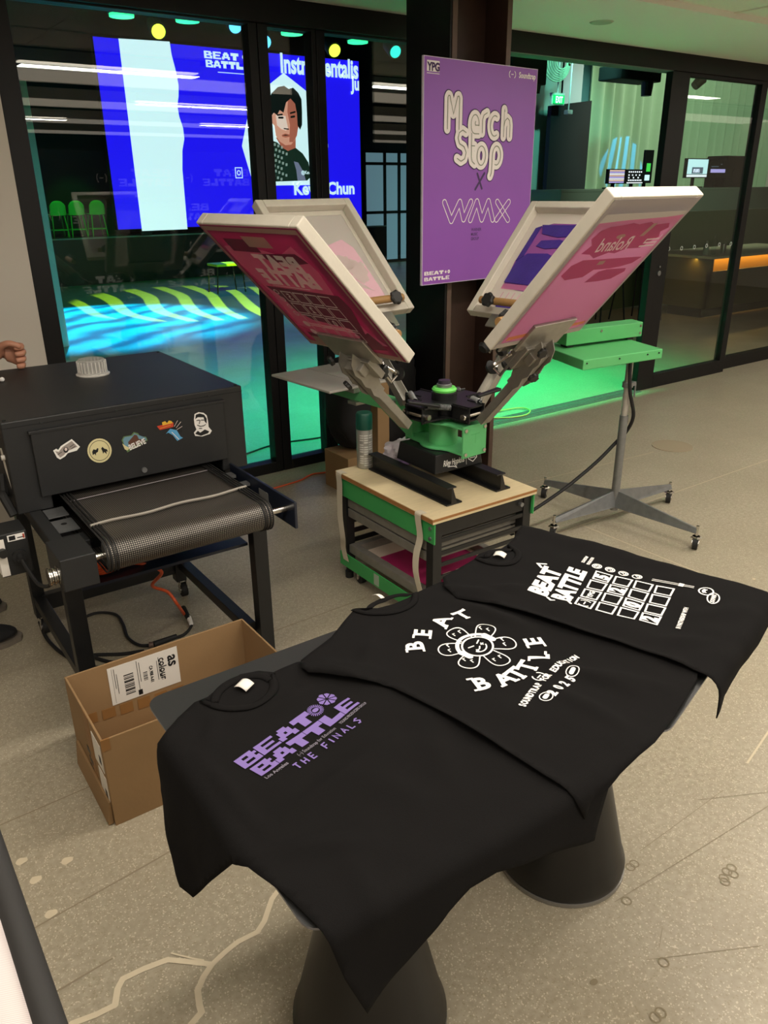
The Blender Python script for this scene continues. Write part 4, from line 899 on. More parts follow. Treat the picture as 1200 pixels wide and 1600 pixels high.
# the four screens clamped in the press
K['pink'] = film('pink_emulsion', '#ffb0da', tr=.75); K['pink_dark'] = film('dark_pink_ink_film', '#c85088', tr=.55); K['rose'] = film('maroon_emulsion', '#b84a7c', .35, .6); K['rose_dark'] = film('dark_maroon_film', '#7c2149', .35, .3)
K['rose_light'] = film('rose_emulsion', '#e27aa4', tr=.6); K['taupe'] = film('taupe_tape', '#c09a92', .5, .4); K['mesh_grey'] = film('grey_mesh', '#d8d2d6', .6, .7); K['mesh_white'] = film('white_mesh', '#e6ded8', .6); K['stencil'] = film('open_stencil', '#fff2f4', .6, .5)
K['violet_ink'] = mat('thick_violet_ink', '#3e2a80', 0.35, var=.25, vscale=14, bump=.6, bscale=60); K['violet_film'] = mat('violet_film', '#8a4a8e', .5, var=.12, vscale=12); K['faint_pink'] = mat('faint_pink_film', '#d9aebb', .5); K['orange_film'] = mat('orange_film_edge', '#d0784e', .5)
SW, SL, ST, SO = .511, .609, .040, .030
def make_screen(k, label, art):
    M, az, s = HF(k); near = HEADS[k][2]; o = M @ V((near, 0, SO)); t = thing('printing_screen', label, 'printing screen', o, 0, 'screens in the press')
    b = .036; x0, x1, y0, y1 = near, near + SL, -SW / 2, SW / 2
    mb = MB(M)
    for lo, hi in (((x0, y0, SO), (x1, y0 + b, SO + ST)), ((x0, y1 - b, SO), (x1, y1, SO + ST)), ((x0, y0 + b, SO), (x0 + b, y1 - b, SO + ST)), ((x1 - b, y0 + b, SO), (x1, y1 - b, SO + ST))): mb.box(lo, hi)
    mb.build('frame', K['wrap'], t, bev=.004)
    def F(off):      # a: 0..1 across, b: 0 far .. 1 near, as one looks at the face
        if k in ('FL', 'FR'): return lambda a, q: M @ V((near + SL * (1 - q), -SW / 2 + a * SW, SO - off))
        return lambda a, q: M @ V((near + SL * (1 - q), SW / 2 - a * SW, SO + .001 + off))
    art(t, F, M, near); return t
def part(t, name, k, polys, F):
    mb = MB()
    for P in polys: mb.poly([F(a, b) for a, b in P])
    return mb.build(name, K[k], t)
def R4(a, b, c, d): return [(a, b), (c, b), (c, d), (a, d)]
def blob(cx, cy, rx, ry, seed, n=26, j=.22):
    r = random.Random(seed); return [(cx + rx * math.cos(2 * PI * i / n) * (1 + r.uniform(-j, j)), cy + ry * math.sin(2 * PI * i / n) * (1 + r.uniform(-j, j))) for i in range(n)]
def mesh_box(t, M, near, k):
    mb = MB(M); mb.box((near + .008, -SW / 2 + .008, SO - .0012), (near + SL - .008, SW / 2 - .008, SO + .0005)); mb.build('mesh', K[k], t)
def art_FL(t, F, M, near):
    mesh_box(t, M, near, 'rose')
    part(t, 'edge_tape', 'taupe', [R4(.03, .02, .97, .05), R4(.03, .95, .97, .985), R4(.03, .05, .05, .95), R4(.95, .05, .97, .95)], F(.0018))
    part(t, 'emulsion', 'pink', [[(.09, .16), (.30, .14), (.62, .20), (.80, .13), (.86, .30), (.80, .55), (.84, .75), (.93, .86), (.72, .88), (.30, .86), (.10, .80), (.13, .5), (.08, .3)]], F(.0022))
    part(t, 'ink_film', 'rose_dark', [R4(.16, .10, .45, .19), [(.40, .20), (.78, .18), (.84, .24), (.70, .26), (.46, .25)], [(.15, .46), (.86, .47), (.88, .56), (.80, .78), (.72, .82), (.68, .75), (.34, .72), (.24, .66), (.22, .55)], [(.12, .86), (.6, .87), (.84, .76), (.9, .9), (.6, .94), (.14, .93)]], F(.0030))
    part(t, 'tape_patch', 'taupe', [R4(.38, .075, .62, .15), R4(.14, .89, .52, .965)], F(.0038))
    P = lambda x, y: F(.0040)(.50 - x, .385 - y)                          # mirrored, as a stencil is from below
    mb = MB()
    mb.text('BEAT', .155, lambda x, y: F(.0040)(.53 + x, .315 - y), bold=.06, sx=1.15, mirror=True); mb.text('BATTLE', .150, lambda x, y: F(.0040)(.49 + x, .425 - y), bold=.06, sx=1.05, mirror=True)
    mb.strokes([[(.25, .445), (.62, .445)], [(.30, .895), (.70, .895)]], .006, F(.0040))
    for r in range(4):
        for c in range(4):
            a, b = .27 + c * .125, .49 + r * .095; mb.strokes([[(a, b), (a + .105, b), (a + .105, b + .078), (a, b + .078), (a, b)]], .008, F(.0040), False)
    for r, c, g in ((0, 0, '5'), (1, 1, '2'), (2, 2, '0'), (3, 3, '2')): mb.text(g, .07, lambda x, y: F(.0040)(.27 + c * .125 + .052 + x, .49 + r * .095 + .064 - y), bold=.03, mirror=True)
    for i in range(4): mb.strokes([arc(.215, .50 + i * .06, .02, .017, 0, 360, 12)], .008, F(.0040))
    for q in (.77, .84): mb.poly([F(.0040)(a, b) for a, b in blob(.225, q, .032, .026, 3, 14, .05)])
    mb.build('stencil_lettering', K['stencil'], t)
def art_FR(t, F, M, near):
    mesh_box(t, M, near, 'mesh_grey')
    part(t, 'mesh_border', 'mesh_white', [R4(.05, .095, .95, .15), R4(.02, .955, .96, .985)], F(.0018))
    part(t, 'emulsion', 'pink', [[(.05, .145), (.35, .135), (.75, .13), (.955, .12), (.955, .93), (.90, .945), (.4, .955), (.05, .95)]], F(.0022))
    part(t, 'emulsion_edge', 'orange_film', [[(.08, .905), (.93, .895), (.93, .92), (.08, .935)]], F(.0027))
    r = random.Random(5); bl = [(.10, .24), (.13, .19), (.20, .17), (.30, .165), (.42, .155), (.5, .165), (.62, .155), (.70, .175), (.86, .17), (.90, .20), (.84, .225), (.88, .26), (.80, .30), (.76, .33), (.60, .325), (.5, .35), (.42, .34), (.30, .37), (.22, .34), (.12, .33), (.16, .28)]
    part(t, 'ink_film', 'pink_dark', [bl, [(.12, .405), (.20, .375), (.45, .385), (.80, .395), (.90, .40), (.84, .44), (.72, .455), (.60, .46), (.42, .455), (.36, .50), (.18, .505), (.10, .47)], [(.50, .475), (.58, .465), (.82, .475), (.84, .50), (.74, .545), (.60, .55), (.44, .545)]], F(.0030))
    mb = MB(); mb.text('Roland', .125, lambda x, y: F(.0042)(.42 + x - y * .3, .325 - y), bold=.012, sx=1.02, mirror=True); 
    mb.build('stencil_lettering', K['stencil'], t); mb = MB()
    mb.strokes([[(.90, .25), (.90, .272), (.75, .272), (.75, .294), (.90, .294), (.90, .316), (.73, .316)]], .011, F(.0042)); mb.build('stencil_mark', K['stencil'], t)
    part(t, 'tape_patch', 'taupe', [[(.66, .165), (.71, .165), (.67, .245), (.62, .245)], blob(.40, .235, .045, .015, 2, 14, .1), R4(.40, .395, .47, .42)], F(.0036))
def art_BL(t, F, M, near):
    mesh_box(t, M, near, 'mesh_white')
    part(t, 'tape_border', 'wrap', [R4(.07, .06, .93, .10), R4(.07, .90, .93, .94), R4(.07, .1, .12, .9), R4(.88, .1, .93, .9)], F(.0004))
    part(t, 'pink_film', 'faint_pink', [[(.30, .33), (.55, .36), (.72, .32), (.80, .40), (.84, .86), (.30, .86), (.24, .55)]], F(.0010))
    part(t, 'bare_mesh', 'mesh_white', [blob(.58, .52, .12, .07, 9), blob(.70, .60, .10, .10, 12), [(.55, .62), (.75, .78), (.5, .70)]], F(.0018))
def art_BR(t, F, M, near):
    mesh_box(t, M, near, 'mesh_white')
    part(t, 'pink_film', 'violet_film', [[(.17, .19), (.30, .15), (.90, .15), (.88, .74), (.50, .76), (.16, .735), (.13, .5)]], F(.0008))
    part(t, 'pink_edge', 'pink', [R4(.15, .70, .82, .745)], F(.0016))
    mb = MB()
    for P in ([(.20, .17), (.9, .155), (.9, .23), (.6, .26), (.42, .275), (.25, .25)], [(.28, .31), (.46, .295), (.56, .32), (.52, .365), (.36, .38), (.26, .36)], [(.62, .34), (.8, .31), (.85, .40), (.66, .41)],
              [(.15, .50), (.22, .43), (.42, .42), (.56, .47), (.86, .44), (.86, .69), (.50, .70), (.15, .69)], [(.20, .88), (.70, .875), (.72, .92), (.22, .925)], [(.15, .20), (.20, .18), (.19, .45), (.14, .5)]):
        mb.prism([(a, b) for a, b in P], 0, 1); 
        for v in mb.bm.verts:
            if not v.tag: v.co = F(.0012 + .0035 * v.co.z)(v.co.x, v.co.y); v.tag = True
    mb.build('violet_ink', K['violet_ink'], t)
    mb = MB(); mb.strokes([[(.2 + i * .06, .77), (.19 + i * .06, .87)] for i in range(11)], .010, F(.0014), False); mb.build('ink_streaks', K['faint_pink'], t)
make_screen('FL', 'tilted maroon screen with reversed pad grid stencil, front left of the press', art_FL)
make_screen('FR', 'tilted bright pink screen with reversed Roland lettering, front right of the press', art_FR)
make_screen('BL', 'tilted cream screen with a faint pink film, back left of the press', art_BL)
make_screen('BR', 'tilted screen smeared with violet ink, in front of the purple poster', art_BR)

# things on and behind the cart
K['can_green'] = mat('dark_green_cap', '#0f4a3c', .4); K['can_grey'] = mat('printed_grey_can', '#aaa9a2', .35, .5)
t = thing('spray_can', 'tall grey spray can with a dark green cap on the cart', 'spray can', (1.745, 2.626, CZ)); CT_ = Matrix.Translation((1.745, 2.626, CZ))
mb = MB(CT_); mb.lathe([(.032, .0005), (.034, .006), (.034, .168), (.031, .176)], n=32); mb.build('body', K['can_grey'], t, smooth=True)
mb = MB(CT_); mb.lathe([(.035, .170), (.035, .232), (.031, .240), (.01, .241)], n=32); mb.build('cap', K['can_green'], t, smooth=True)
mb = MB(CT_)
for i in range(14):
    z = .015 + i * .010
    for a0, a1 in ((200, 228), (232, 262), (268, 300)):
        if (i * 7 + a0) % 5 == 0: continue
        mb.grid(lambda u, w: V((.0344 * math.cos(math.radians(a0 + (a1 - a0) * u)), .0344 * math.sin(math.radians(a0 + (a1 - a0) * u)), z + .004 * w)), 4, 1)
mb.build('small_print', mat('pale_print', '#d9d8d2', .5), t)
K['wipes'] = mat('white_film_bag', '#dcd4dc', .45, var=.12, vscale=30); K['lilac'] = mat('lilac_pack', '#a98ac0', .5)
t = thing('wipes_pack', 'crumpled white and lilac pack of wipes behind the spray can', 'bag', (1.90, 2.60, CZ))
mb = MB(); c0 = V((1.895, 2.575, CZ + .055)); 
def wf(u, w):
    a, b = u * 2 * PI, (w - .5) * PI; p = V((.075 * math.cos(b) * math.cos(a), .055 * math.cos(b) * math.sin(a), .052 * math.sin(b))); k = 1 + .35 * noise.noise(p * 28) + .2 * noise.noise(p * 60); q = c0 + p * k; q.z = max(q.z, CZ + .001); return q
mb.grid(wf, 40, 24); mb.build('film', K['wipes'], t, smooth=True, angle=30)
mb = MB(); mb.box((1.83, 2.525, CZ + .001), (1.955, 2.60, CZ + .022)); mb.build('lilac_base', K['lilac'], t, bev=.006)
for i, (x, y, lb, c) in enumerate(((1.985, 2.60, 'small white bottle behind the press base', 'white'), (2.115, 2.40, 'small bottle with a blue mark right of the press base', 'wipes'))):
    t = thing('bottle', lb, 'bottle', (x, y, CZ)); mb = MB(Matrix.Translation((x, y, CZ))); mb.lathe([(.018, .0005), (.018, .09), (.008, .105), (.008, .13)], n=18); mb.build('body', K[c], t, smooth=True)
    mb = MB(Matrix.Translation((x, y, CZ))); mb.lathe([(.0185, .05), (.0185, .075)], n=18, cap=False); mb.build('blue_mark', mat('blue_label', '#3f6fa8', .5), t)
t = thing('cardboard_carton', 'brown carton on the floor behind the cart', 'box', (2.38, 3.56, 0)); mb = MB(); mb.box((2.18, 3.45, 0), (2.62, 3.70, .22)); mb.build('carton', K['card'], t, bev=.003)
mb = MB(); mb.box((2.37, 3.449, .05), (2.42, 3.7005, .2205)); mb.build('tape', K['card_dark'], t)
t = thing('black_cloth_bag', 'large slumped black bag on the carton against the glass', 'bag', (2.46, 3.6, .22)); mb = MB(); c1 = V((2.47, 3.62, .50))
def bf(u, w):
    a, b = u * 2 * PI, (w - .5) * PI; ce = lambda x: math.copysign(abs(x) ** .5, x); p = V((.27 * ce(math.cos(b)) * ce(math.cos(a)), .13 * ce(math.cos(b)) * ce(math.sin(a)), .275 * ce(math.sin(b)))); p *= 1 + .10 * noise.noise(p * 7) + .05 * noise.noise(p * 18); p.z = max(p.z, -.277); return c1 + p
mb.grid(bf, 48, 30); mb.build('bag_body', K['cloth_black'], t, smooth=True, angle=180)
mb = MB(); mb.tube(curve([(2.35, 3.50, .70), (2.38, 3.47, .80), (2.50, 3.47, .82), (2.56, 3.50, .70)]), .012, 6); mb.build('handle', K['cloth_black'], t)
t = thing('cardboard_strip', 'upright brown cardboard strip right behind the spray can', 'cardboard', (2.12, 3.05, 0)); mb = MB(); mb.box((2.10, 3.04, 0), (2.17, 3.10, .76)); mb.build('strip', K['card'], t, bev=.002)
mb = MB(); mb.box((2.098, 3.038, .3), (2.172, 3.102, .34)); mb.build('tape', K['card_dark'], t)

# ================================================================ CONVEYOR DRYER
dr = thing('conveyor_dryer', 'black conveyor dryer with a mesh belt and stickers on its hood', 'conveyor dryer', (0.75, 2.7, 0))
K['dryer'] = mat('black_textured_enamel', '#1e1f20', 0.5, var=0.2, vscale=20, bump=.25, bscale=500); K['navy'] = mat('dark_blue_black_arm', '#1a1f2b', .35)
XA, XB, YF, YB, ZB, ZT = .355, 1.145, 2.5, 3.31, .665, .963
mb = MB()
o = [(XA, ZB), (.462, ZB), (.462, .735), (1.048, .735), (1.048, ZB), (XB, ZB), (XB, ZT), (XA, ZT)]
mb.rings([[V((x, y, z)) for x, z in o] for y in (YF, YB)]); mb.box((.462, 3.29, ZB), (1.048, YB, .735)).box((.40, 2.52, .588), (1.10, YB, .596)).box((.40, 3.29, .596), (1.10, YB, ZB)).box((1.06, 2.52, .596), (1.10, 3.29, ZB)).box((.40, 2.52, .596), (.44, 3.29, ZB)); body = mb.build('oven_body', K['dryer'], dr, bev=.004)  # boxes added behind and below the tunnel block green hall light at the belt
mb = MB(); mb.hexa([(.43, 2.486, .712), (1.066, 2.486, .712), (1.066, 2.499, .712), (.43, 2.499, .712), (.43, 2.486, .918), (1.066, 2.486, .918), (1.066, 2.499, .926), (.43, 2.499, .926)]); hood = mb.build('hood_flap', K['dryer'], dr, bev=.003)
mb = MB(); mb.box((.425, 2.482, .918), (1.07, 2.4995, .927))
for x in (.47, .70, .93, 1.02): mb.cyl((x, 2.4995, .945), (x, 2.497, .945), .005, n=8)
mb.build('hood_lip', K['dryer'], dr, bev=.002)
mb = MB(); mb.cyl((.76, 2.486, .735), (.76, 2.478, .735), .009, n=12); mb.build('latch', K['galv'], dr)
mb = MB(); mb.box((XA, YF - .001, ZT - .02), (XB, YF, ZT - .018))
for x in (.37, 1.13):
    for y in (2.52, 3.28): mb.cyl((x, y, ZT), (x, y, ZT + .002), .006, n=8)
mb.build('top_screw', K['black_matte'], dr)
# belt: one closed loop round the end roller, woven pattern in its material
def belt_material():
    m = mat('woven_mesh_belt', '#4b4742', .4, .6); nt = m.node_tree; N = nt.nodes; L = nt.links; b = N['Principled BSDF']
    uv = N.new('ShaderNodeUVMap'); uv.uv_map = 'belt'; sp = N.new('ShaderNodeSeparateXYZ'); L.new(uv.outputs[0], sp.inputs[0])
    def tri(src, k):
        mu = N.new('ShaderNodeMath'); mu.operation = 'MULTIPLY'; mu.inputs[1].default_value = k; L.new(src, mu.inputs[0])
        pp = N.new('ShaderNodeMath'); pp.operation = 'PINGPONG'; pp.inputs[1].default_value = .5; L.new(mu.outputs[0], pp.inputs[0]); return pp.outputs[0]
    a, c = tri(sp.outputs[0], 170), tri(sp.outputs[1], 170)
    mi = N.new('ShaderNodeMath'); mi.operation = 'MINIMUM'; L.new(a, mi.inputs[0]); L.new(c, mi.inputs[1])
    r = N.new('ShaderNodeMapRange'); r.inputs[1].default_value = .17; r.inputs[2].default_value = .25; L.new(mi.outputs[0], r.inputs[0])
    mx = N.new('ShaderNodeMix'); mx.data_type = 'RGBA'; L.new(r.outputs[0], mx.inputs[0]); mx.inputs[6].default_value = lin('#0e0d0d'); mx.inputs[7].default_value = lin('#8a847c'); L.new(mx.outputs[2], b.inputs['Base Color'])
    return m
BX0, BX1, YR, RR, ZC = .492, 1.002, 2.075, .047, .652
loop = [(2.9, ZC + RR)] + [(YR - RR * math.sin(t), ZC + RR * math.cos(t)) for t in [PI * i / 20 for i in range(21)]] + [(2.9, ZC - RR)]
mb = MB(); uvl = mb.bm.loops.layers.uv.new('belt'); dist = [0]
for a, b in zip(loop, loop[1:]): dist.append(dist[-1] + math.hypot(b[0] - a[0], b[1] - a[1]))
def sag(x, y): return -.006 * math.sin(PI * min(1, max(0, (y - YR) / .8))) - .004 * math.sin(PI * (x - BX0) / (BX1 - BX0)) if y > YR else 0
nx, nl = 24, []
for (y, z) in loop[:1] + [(2.9 - (2.9 - YR) * i / 12, ZC + RR) for i in range(1, 12)] + loop[1:]: nl.append((y, z))
dist = [0]
for a, b in zip(nl, nl[1:]): dist.append(dist[-1] + math.hypot(b[0] - a[0], b[1] - a[1]))
g = [[(mb.vert((BX0 + (BX1 - BX0) * i / nx, y, z + (sag(BX0 + (BX1 - BX0) * i / nx, y) if z > ZC + RR - .001 else 0))), (BX0 + (BX1 - BX0) * i / nx, d)) for i in range(nx + 1)] for (y, z), d in zip(nl, dist)]
for a, b in zip(g, g[1:]):
    for i in range(nx):
        q = [a[i], a[i + 1], b[i + 1], b[i]]; f = mb.face([v for v, _ in q])
        for lp, (_, uv) in zip(f.loops, q): lp[uvl].uv = uv
belt = mb.build('mesh_belt', belt_material(), dr, smooth=True, angle=180)
for e0 in (BX0 - .004, BX1 - .030):
    mb = MB()
    for k in range(4):
        x = e0 + k * .0095; mb.tube([V((x, y, z + .0015 * (1 if z > ZC else -1))) for y, z in nl[3:]], .0028, 5)
    mb.build('belt_edge_cord', K['rubber'], belt, smooth=True)
mb = MB(); q0 = [V((BX0 + (BX1 - BX0) * i / 16, 2.19 + .006 * math.sin(i * .9) + i * .0012, ZC + RR + .003)) for i in range(17)]; mb.tube(q0, .0048, 6); mb.build('belt_splice', mat('pale_belt_seam', '#8d877d', .6), belt, smooth=True)
mb = MB(); mb.tube([V((BX0 + .01 + (BX1 - BX0 - .02) * i / 8, 2.44 + .002 * i, ZC + RR - .002)) for i in range(9)], .0014, 5); mb.build('belt_stitch_line', K['mesh_grey'] if 'mesh_grey' in K else K['galv'], belt)
mb = MB(); mb.cyl((BX0 + .004, YR, ZC), (BX1 - .004, YR, ZC), RR - .003, n=32); mb.use(1).cyl((BX0 + .003, YR, ZC), (BX0 + .0045, YR, ZC), RR - .008, n=32); mb.build('end_roller', [K['galv'], K['alu']], dr, smooth=True)
mb = MB(); mb.cyl((.40, YR, ZC + .002), (BX0 + .01, YR, ZC + .002), .0095, n=14); mb.cyl((BX1 - .01, YR, ZC + .002), (1.105, YR, ZC + .002), .0095, n=14); mb.cyl((1.075, YR, ZC + .002), (1.085, YR, ZC + .002), .02, n=20); mb.build('roller_axle', K['chrome'], dr, smooth=True)
# steel bed plates and arms beside the belt
mb = MB(); mb.box((.425, 2.30, .655), (.487, 2.4, .659)).box((.425, 2.42, .66), (.487, 2.499, .664)); mb.box((1.008, 2.33, .655), (1.07, 2.36, .665)).box((1.008, 2.42, .66), (1.06, 2.46, .67)); mb.use(1).cyl((.455, 2.36, .659), (.455, 2.36, .6595), .009, n=16); mb.build('bed_plate', [K['galv'], K['black_matte']], dr)
mb = MB(); mb.box((.385, 2.19, .62), (.422, 2.499, .668)); mb.build('left_arm', K['dryer'], dr, bev=.003)
mb = MB(); mb.box((.365, 2.045, .585), (.462, 2.20, .682)); mb.build('gear_box', K['dryer'], dr, bev=.003)
mb = MB(); mb.cyl((.425, 2.24, .60), (.49, 2.24, .60), .05, n=24); mb.box((.425, 2.205, .615), (.49, 2.275, .655)); mb.build('drive_motor', K['dryer'], dr, bev=.003)
mb = MB()
for i in range(5): mb.cyl((.365 - i * .006, 2.085, .625), (.361 - i * .006, 2.085, .625), .026 - (i % 2) * .004, n=24)
mb.build('tension_wheel', K['chrome'], dr, smooth=True)
mb = MB(); mb.box((1.072, 2.02, .600), (1.082, 2.499, .690)); mb.build('right_arm', K['navy'], dr, bev=.002)
mb = MB(); mb.box((1.0705, 2.20, .605), (1.0722, 2.265, .665)); mb.build('data_plate', mat('data_plate', '#6f6f6c', .5), dr)
# stand
def leg(x, y, lab=None):
    mb = MB(); mb.box((x - .022, y - .025, .065), (x + .022, y + .025, .66)); return mb.build('leg', K['black_steel'], dr, bev=.002)
for x, y in ((.43, 2.965), (.985, 2.93)):
    leg(x, y); mb = MB(); mb.cyl((x - .011, y - .03, .03), (x + .011, y - .03, .03), .03, n=18); c_ = mb.build('caster', K['rubber'], dr, smooth=True)
    mb = MB(); mb.box((x - .016, y - .04, .03), (x - .012, y - .02, .068)).box((x + .012, y - .04, .03), (x + .016, y - .02, .068)); mb.cyl((x - .017, y - .03, .03), (x + .017, y - .03, .03), .014, n=12); mb.build('caster_fork', K['chrome'], c_)
for x, y in ((.425, 2.27), (1.045, 2.25)):
    mb = MB(); mb.box((x - .026, y - .022, .0), (x + .026, y + .022, .62)); mb.build('leg', K['black_steel'], dr, bev=.002)
mb = MB(); mb.box((.44, 2.92, .10), (.985, 2.955, .165)); mb.build('stretcher', K['black_steel'], dr, bev=.002)
for x in (.43, 1.0): mb = MB(); mb.box((x - .02, 2.27, .12), (x + .02, 2.95, .16)); mb.build('stretcher', K['black_steel'], dr, bev=.002)
mb = MB(); mb.box((.40, 2.25, .60), (1.07, 2.28, .625)); mb.build('cross_rail', K['black_steel'], dr)
mb = MB(); mb.box((.45, 2.28, .46), (1.02, 2.95, .47)); mb.build('under_tray', K['navy'], dr)
# control box at the left corner
mb = MB(); mb.hexa([(.262, 2.395, .515), (.352, 2.395, .515), (.352, 2.50, .515), (.262, 2.50, .515), (.262, 2.395, .655), (.352, 2.395, .655), (.352, 2.50, .655), (.262, 2.50, .655)]); cb = mb.build('control_box', K['dryer'], dr, bev=.004)
mb = MB(); mb.box((.2605, 2.40, .525), (.262, 2.49, .645)); mb.box((.262, 2.3935, .52), (.285, 2.395, .64)); mb.build('label_panel', K['paper'], cb)
mb = MB(); mb.box((.296, 2.3935, .628), (.345, 2.395, .648)); mb.use(1).box((.300, 2.393, .631), (.318, 2.3936, .645)); mb.box((.323, 2.393, .634), (.340, 2.3936, .637)); mb.use(2).box((.339, 2.393, .631), (.344, 2.3936, .645)); mb.build('warning_label', [K['white'], K['black_matte'], mat('red_label', '#a2402c', .5)], cb)
mb = MB(); mb.cyl((.32, 2.395, .575), (.32, 2.385, .575), .022, n=20); mb.cyl((.32, 2.385, .575), (.32, 2.36, .573), .012, n=14); mb.build('socket_plug', K['rubber'], cb, smooth=True)
mb = MB(); mb.cyl((.275, 2.394, .60), (.275, 2.375, .60), .013, n=14); mb.build('dial', K['knob'], cb, smooth=True)
mb = MB(); mb.tube(curve([(.32, 2.362, .573), (.325, 2.31, .555), (.335, 2.25, .535), (.352, 2.19, .55), (.365, 2.15, .60)]), .006, 7); mb.build('motor_cable', K['rubber'], dr, smooth=True)
mb = MB(); mb.tube(curve([(.345, 2.52, .66), (.33, 2.56, .72), (.34, 2.60, .70), (.352, 2.64, .76)]), .014, 8); mb.build('conduit', K['rubber'], dr, smooth=True)
mb = MB(); mb.poly([(.3545, 2.53, .74), (.3545, 2.58, .80), (.3545, 2.60, .86), (.3545, 2.56, .87), (.3545, 2.54, .82)]); mb.cyl((.345, 2.54, .845), (.355, 2.54, .845), .008); mb.build('side_tag', K['paper'], dr)
# stickers on the hood
YH = 2.4855
def HX(off): return lambda x, z: V((x, YH - off, z))
K['stk_cream'] = mat('sticker_cream', '#d8cf9f', .5); K['stk_ink'] = mat('sticker_ink', '#16181a', .5); K['stk_grey'] = mat('sticker_grey', '#9b918b', .5); K['stk_blue'] = mat('sticker_blue', '#6b93a6', .5); K['stk_brown'] = mat('sticker_brown', '#5b3a2c', .5)
K['stk_red'] = mat('sticker_red', '#c2412a', .5); K['stk_yel'] = mat('sticker_yellow', '#e0b23a', .5); K['stk_sky'] = mat('sticker_sky', '#58a0cf', .5); K['stk_pink'] = mat('sticker_pale', '#d8c8c2', .5); K['stk_green'] = mat('sticker_green', '#5f7a4e', .5)
def sticker(lb, polys, strokes_=(), texts=()):
    """polys: (ink, pixel outline) in layers"""
    root = None
    for i, (k, P) in enumerate(polys):
        mb = MB(); mb.poly([onY(u, v, YH - .0006 - .0004 * i) for u, v in P])
        nm = 'sticker' if i == 0 else 'sticker_picture'
        o = mb.build(nm, K[k], hood if root is None else root)
        if root is None: root = o; o['label'] = lb
    n = len(polys)
    for k, L, w in strokes_:
        mb = MB(); mb.strokes([[tuple(onY(u, v, YH)[j] for j in (0, 2)) for u, v in l] for l in L], w, HX(.0008 + .0004 * n)); mb.build('sticker_drawing', K[k], root); n += 1
    for k, body_, u, v, u2, v2, s in texts:
        a, b = onY(u, v, YH), onY(u2, v2, YH); d = b - a; ln = d.length; d.normalize(); pz = V((-d.z, 0, d.x)); mb = MB()
        mb.text(body_, s, lambda x, y: a + d * x + pz * y + V((0, -.0008 - .0004 * n, 0)), 'LEFT', .035, ln / (glyph_w(body_, .035) * s)); mb.build('sticker_lettering', K[k], root); n += 1
def ell(cx, cy, rx, ry, n=28): return [(cx + rx * math.cos(2 * PI * i / n), cy + ry * math.sin(2 * PI * i / n)) for i in range(n)]
sticker('small torn banknote sticker', [('white', [(83, 704), (88, 701), (91, 703), (95, 697), (112, 686), (125, 698), (120, 704), (106, 708), (102, 713), (94, 718), (89, 715)]), ('stk_grey', [(86, 705), (92, 706), (97, 699), (112, 689), (121, 698), (105, 705), (100, 711), (94, 715)]), ('stk_ink', ell(103, 703, 4, 4.5, 12)), ('stk_pink', ell(103, 702, 2.2, 2.6, 10))], [('stk_ink', [[(90, 710), (96, 706)], [(109, 698), (115, 694)], [(111, 701), (117, 697)]], .0016)])
sticker('round cream sticker with two prancing animals', [('stk_ink', ell(155.5, 704, 20, 20)), ('stk_cream', ell(155.5, 704, 19, 19)), ('stk_ink', ell(155.5, 704, 16, 16)), ('stk_cream', ell(155.5, 704, 15.2, 15.2)), ('stk_ink', [(144, 706), (146, 702), (150, 703), (152, 700), (154, 701), (153, 706), (150, 708), (150, 712), (148, 709), (145, 711)]), ('stk_ink', [(158, 701), (160, 698), (163, 701), (167, 702), (169, 706), (166, 705), (167, 710), (163, 706), (161, 709), (160, 705)])])
sticker('BELIEVE sticker with a figure before blue hills', [('stk_green', [(190, 688), (193, 682), (205, 680), (209, 675), (216, 677), (219, 683), (228, 682), (231, 688), (199, 707)]), ('stk_blue', [(192, 687), (195, 683), (207, 681), (210, 677), (217, 680), (228, 684), (229, 688), (196, 702)]), ('stk_brown', [(200, 691), (206, 684), (210, 679), (214, 680), (217, 686), (226, 686), (228, 689), (203, 700)]), ('stk_cream', [(191, 693), (197, 697), (203, 700), (199, 704), (195, 702)])], (), [('white', 'BELIEVE', 203, 703, 228, 692, .026)])
sticker('orange and blue comic sticker with black rays', [('stk_sky', [(259, 678), (266, 670), (276, 672), (282, 682), (286, 684), (277, 689), (270, 680), (263, 676)]), ('stk_ink', [(270, 657), (283, 655), (285, 677), (277, 672), (268, 668)]), ('stk_red', [(245, 666), (262, 662), (271, 660), (271, 667), (250, 672)]), ('stk_yel', [(253, 660), (258, 658), (261, 661), (264, 657), (268, 658), (270, 661), (254, 665)])], [('stk_pink', [[(272, 666), (277, 657)], [(275, 668), (282, 659)], [(276, 671), (284, 666)]], .0018), ('white', [[(268, 675), (279, 686)]], .0025), ('stk_yel', [[(250, 669), (266, 664)]], .0016)])
sticker('black and white sticker of a man with a moustache', [('white', [(303, 655), (304, 647), (310, 644), (318, 645), (323, 649), (325, 658), (326, 667), (331, 673), (328, 678), (316, 682), (305, 681), (303, 676), (307, 671), (304, 664)]), ('stk_ink', [(305, 655), (306, 648), (312, 646), (319, 648), (323, 654), (323, 662), (320, 659), (318, 652), (309, 652)]), ('stk_ink', [(305, 678), (309, 673), (313, 676), (320, 671), (327, 674), (325, 677), (314, 681)])], [('stk_ink', [[(308, 664), (313, 666), (318, 665), (321, 663)], [(307, 657), (311, 656)], [(314, 656), (318, 656)], [(312, 657), (311, 662)], [(311, 669), (315, 669)]], .0026)])
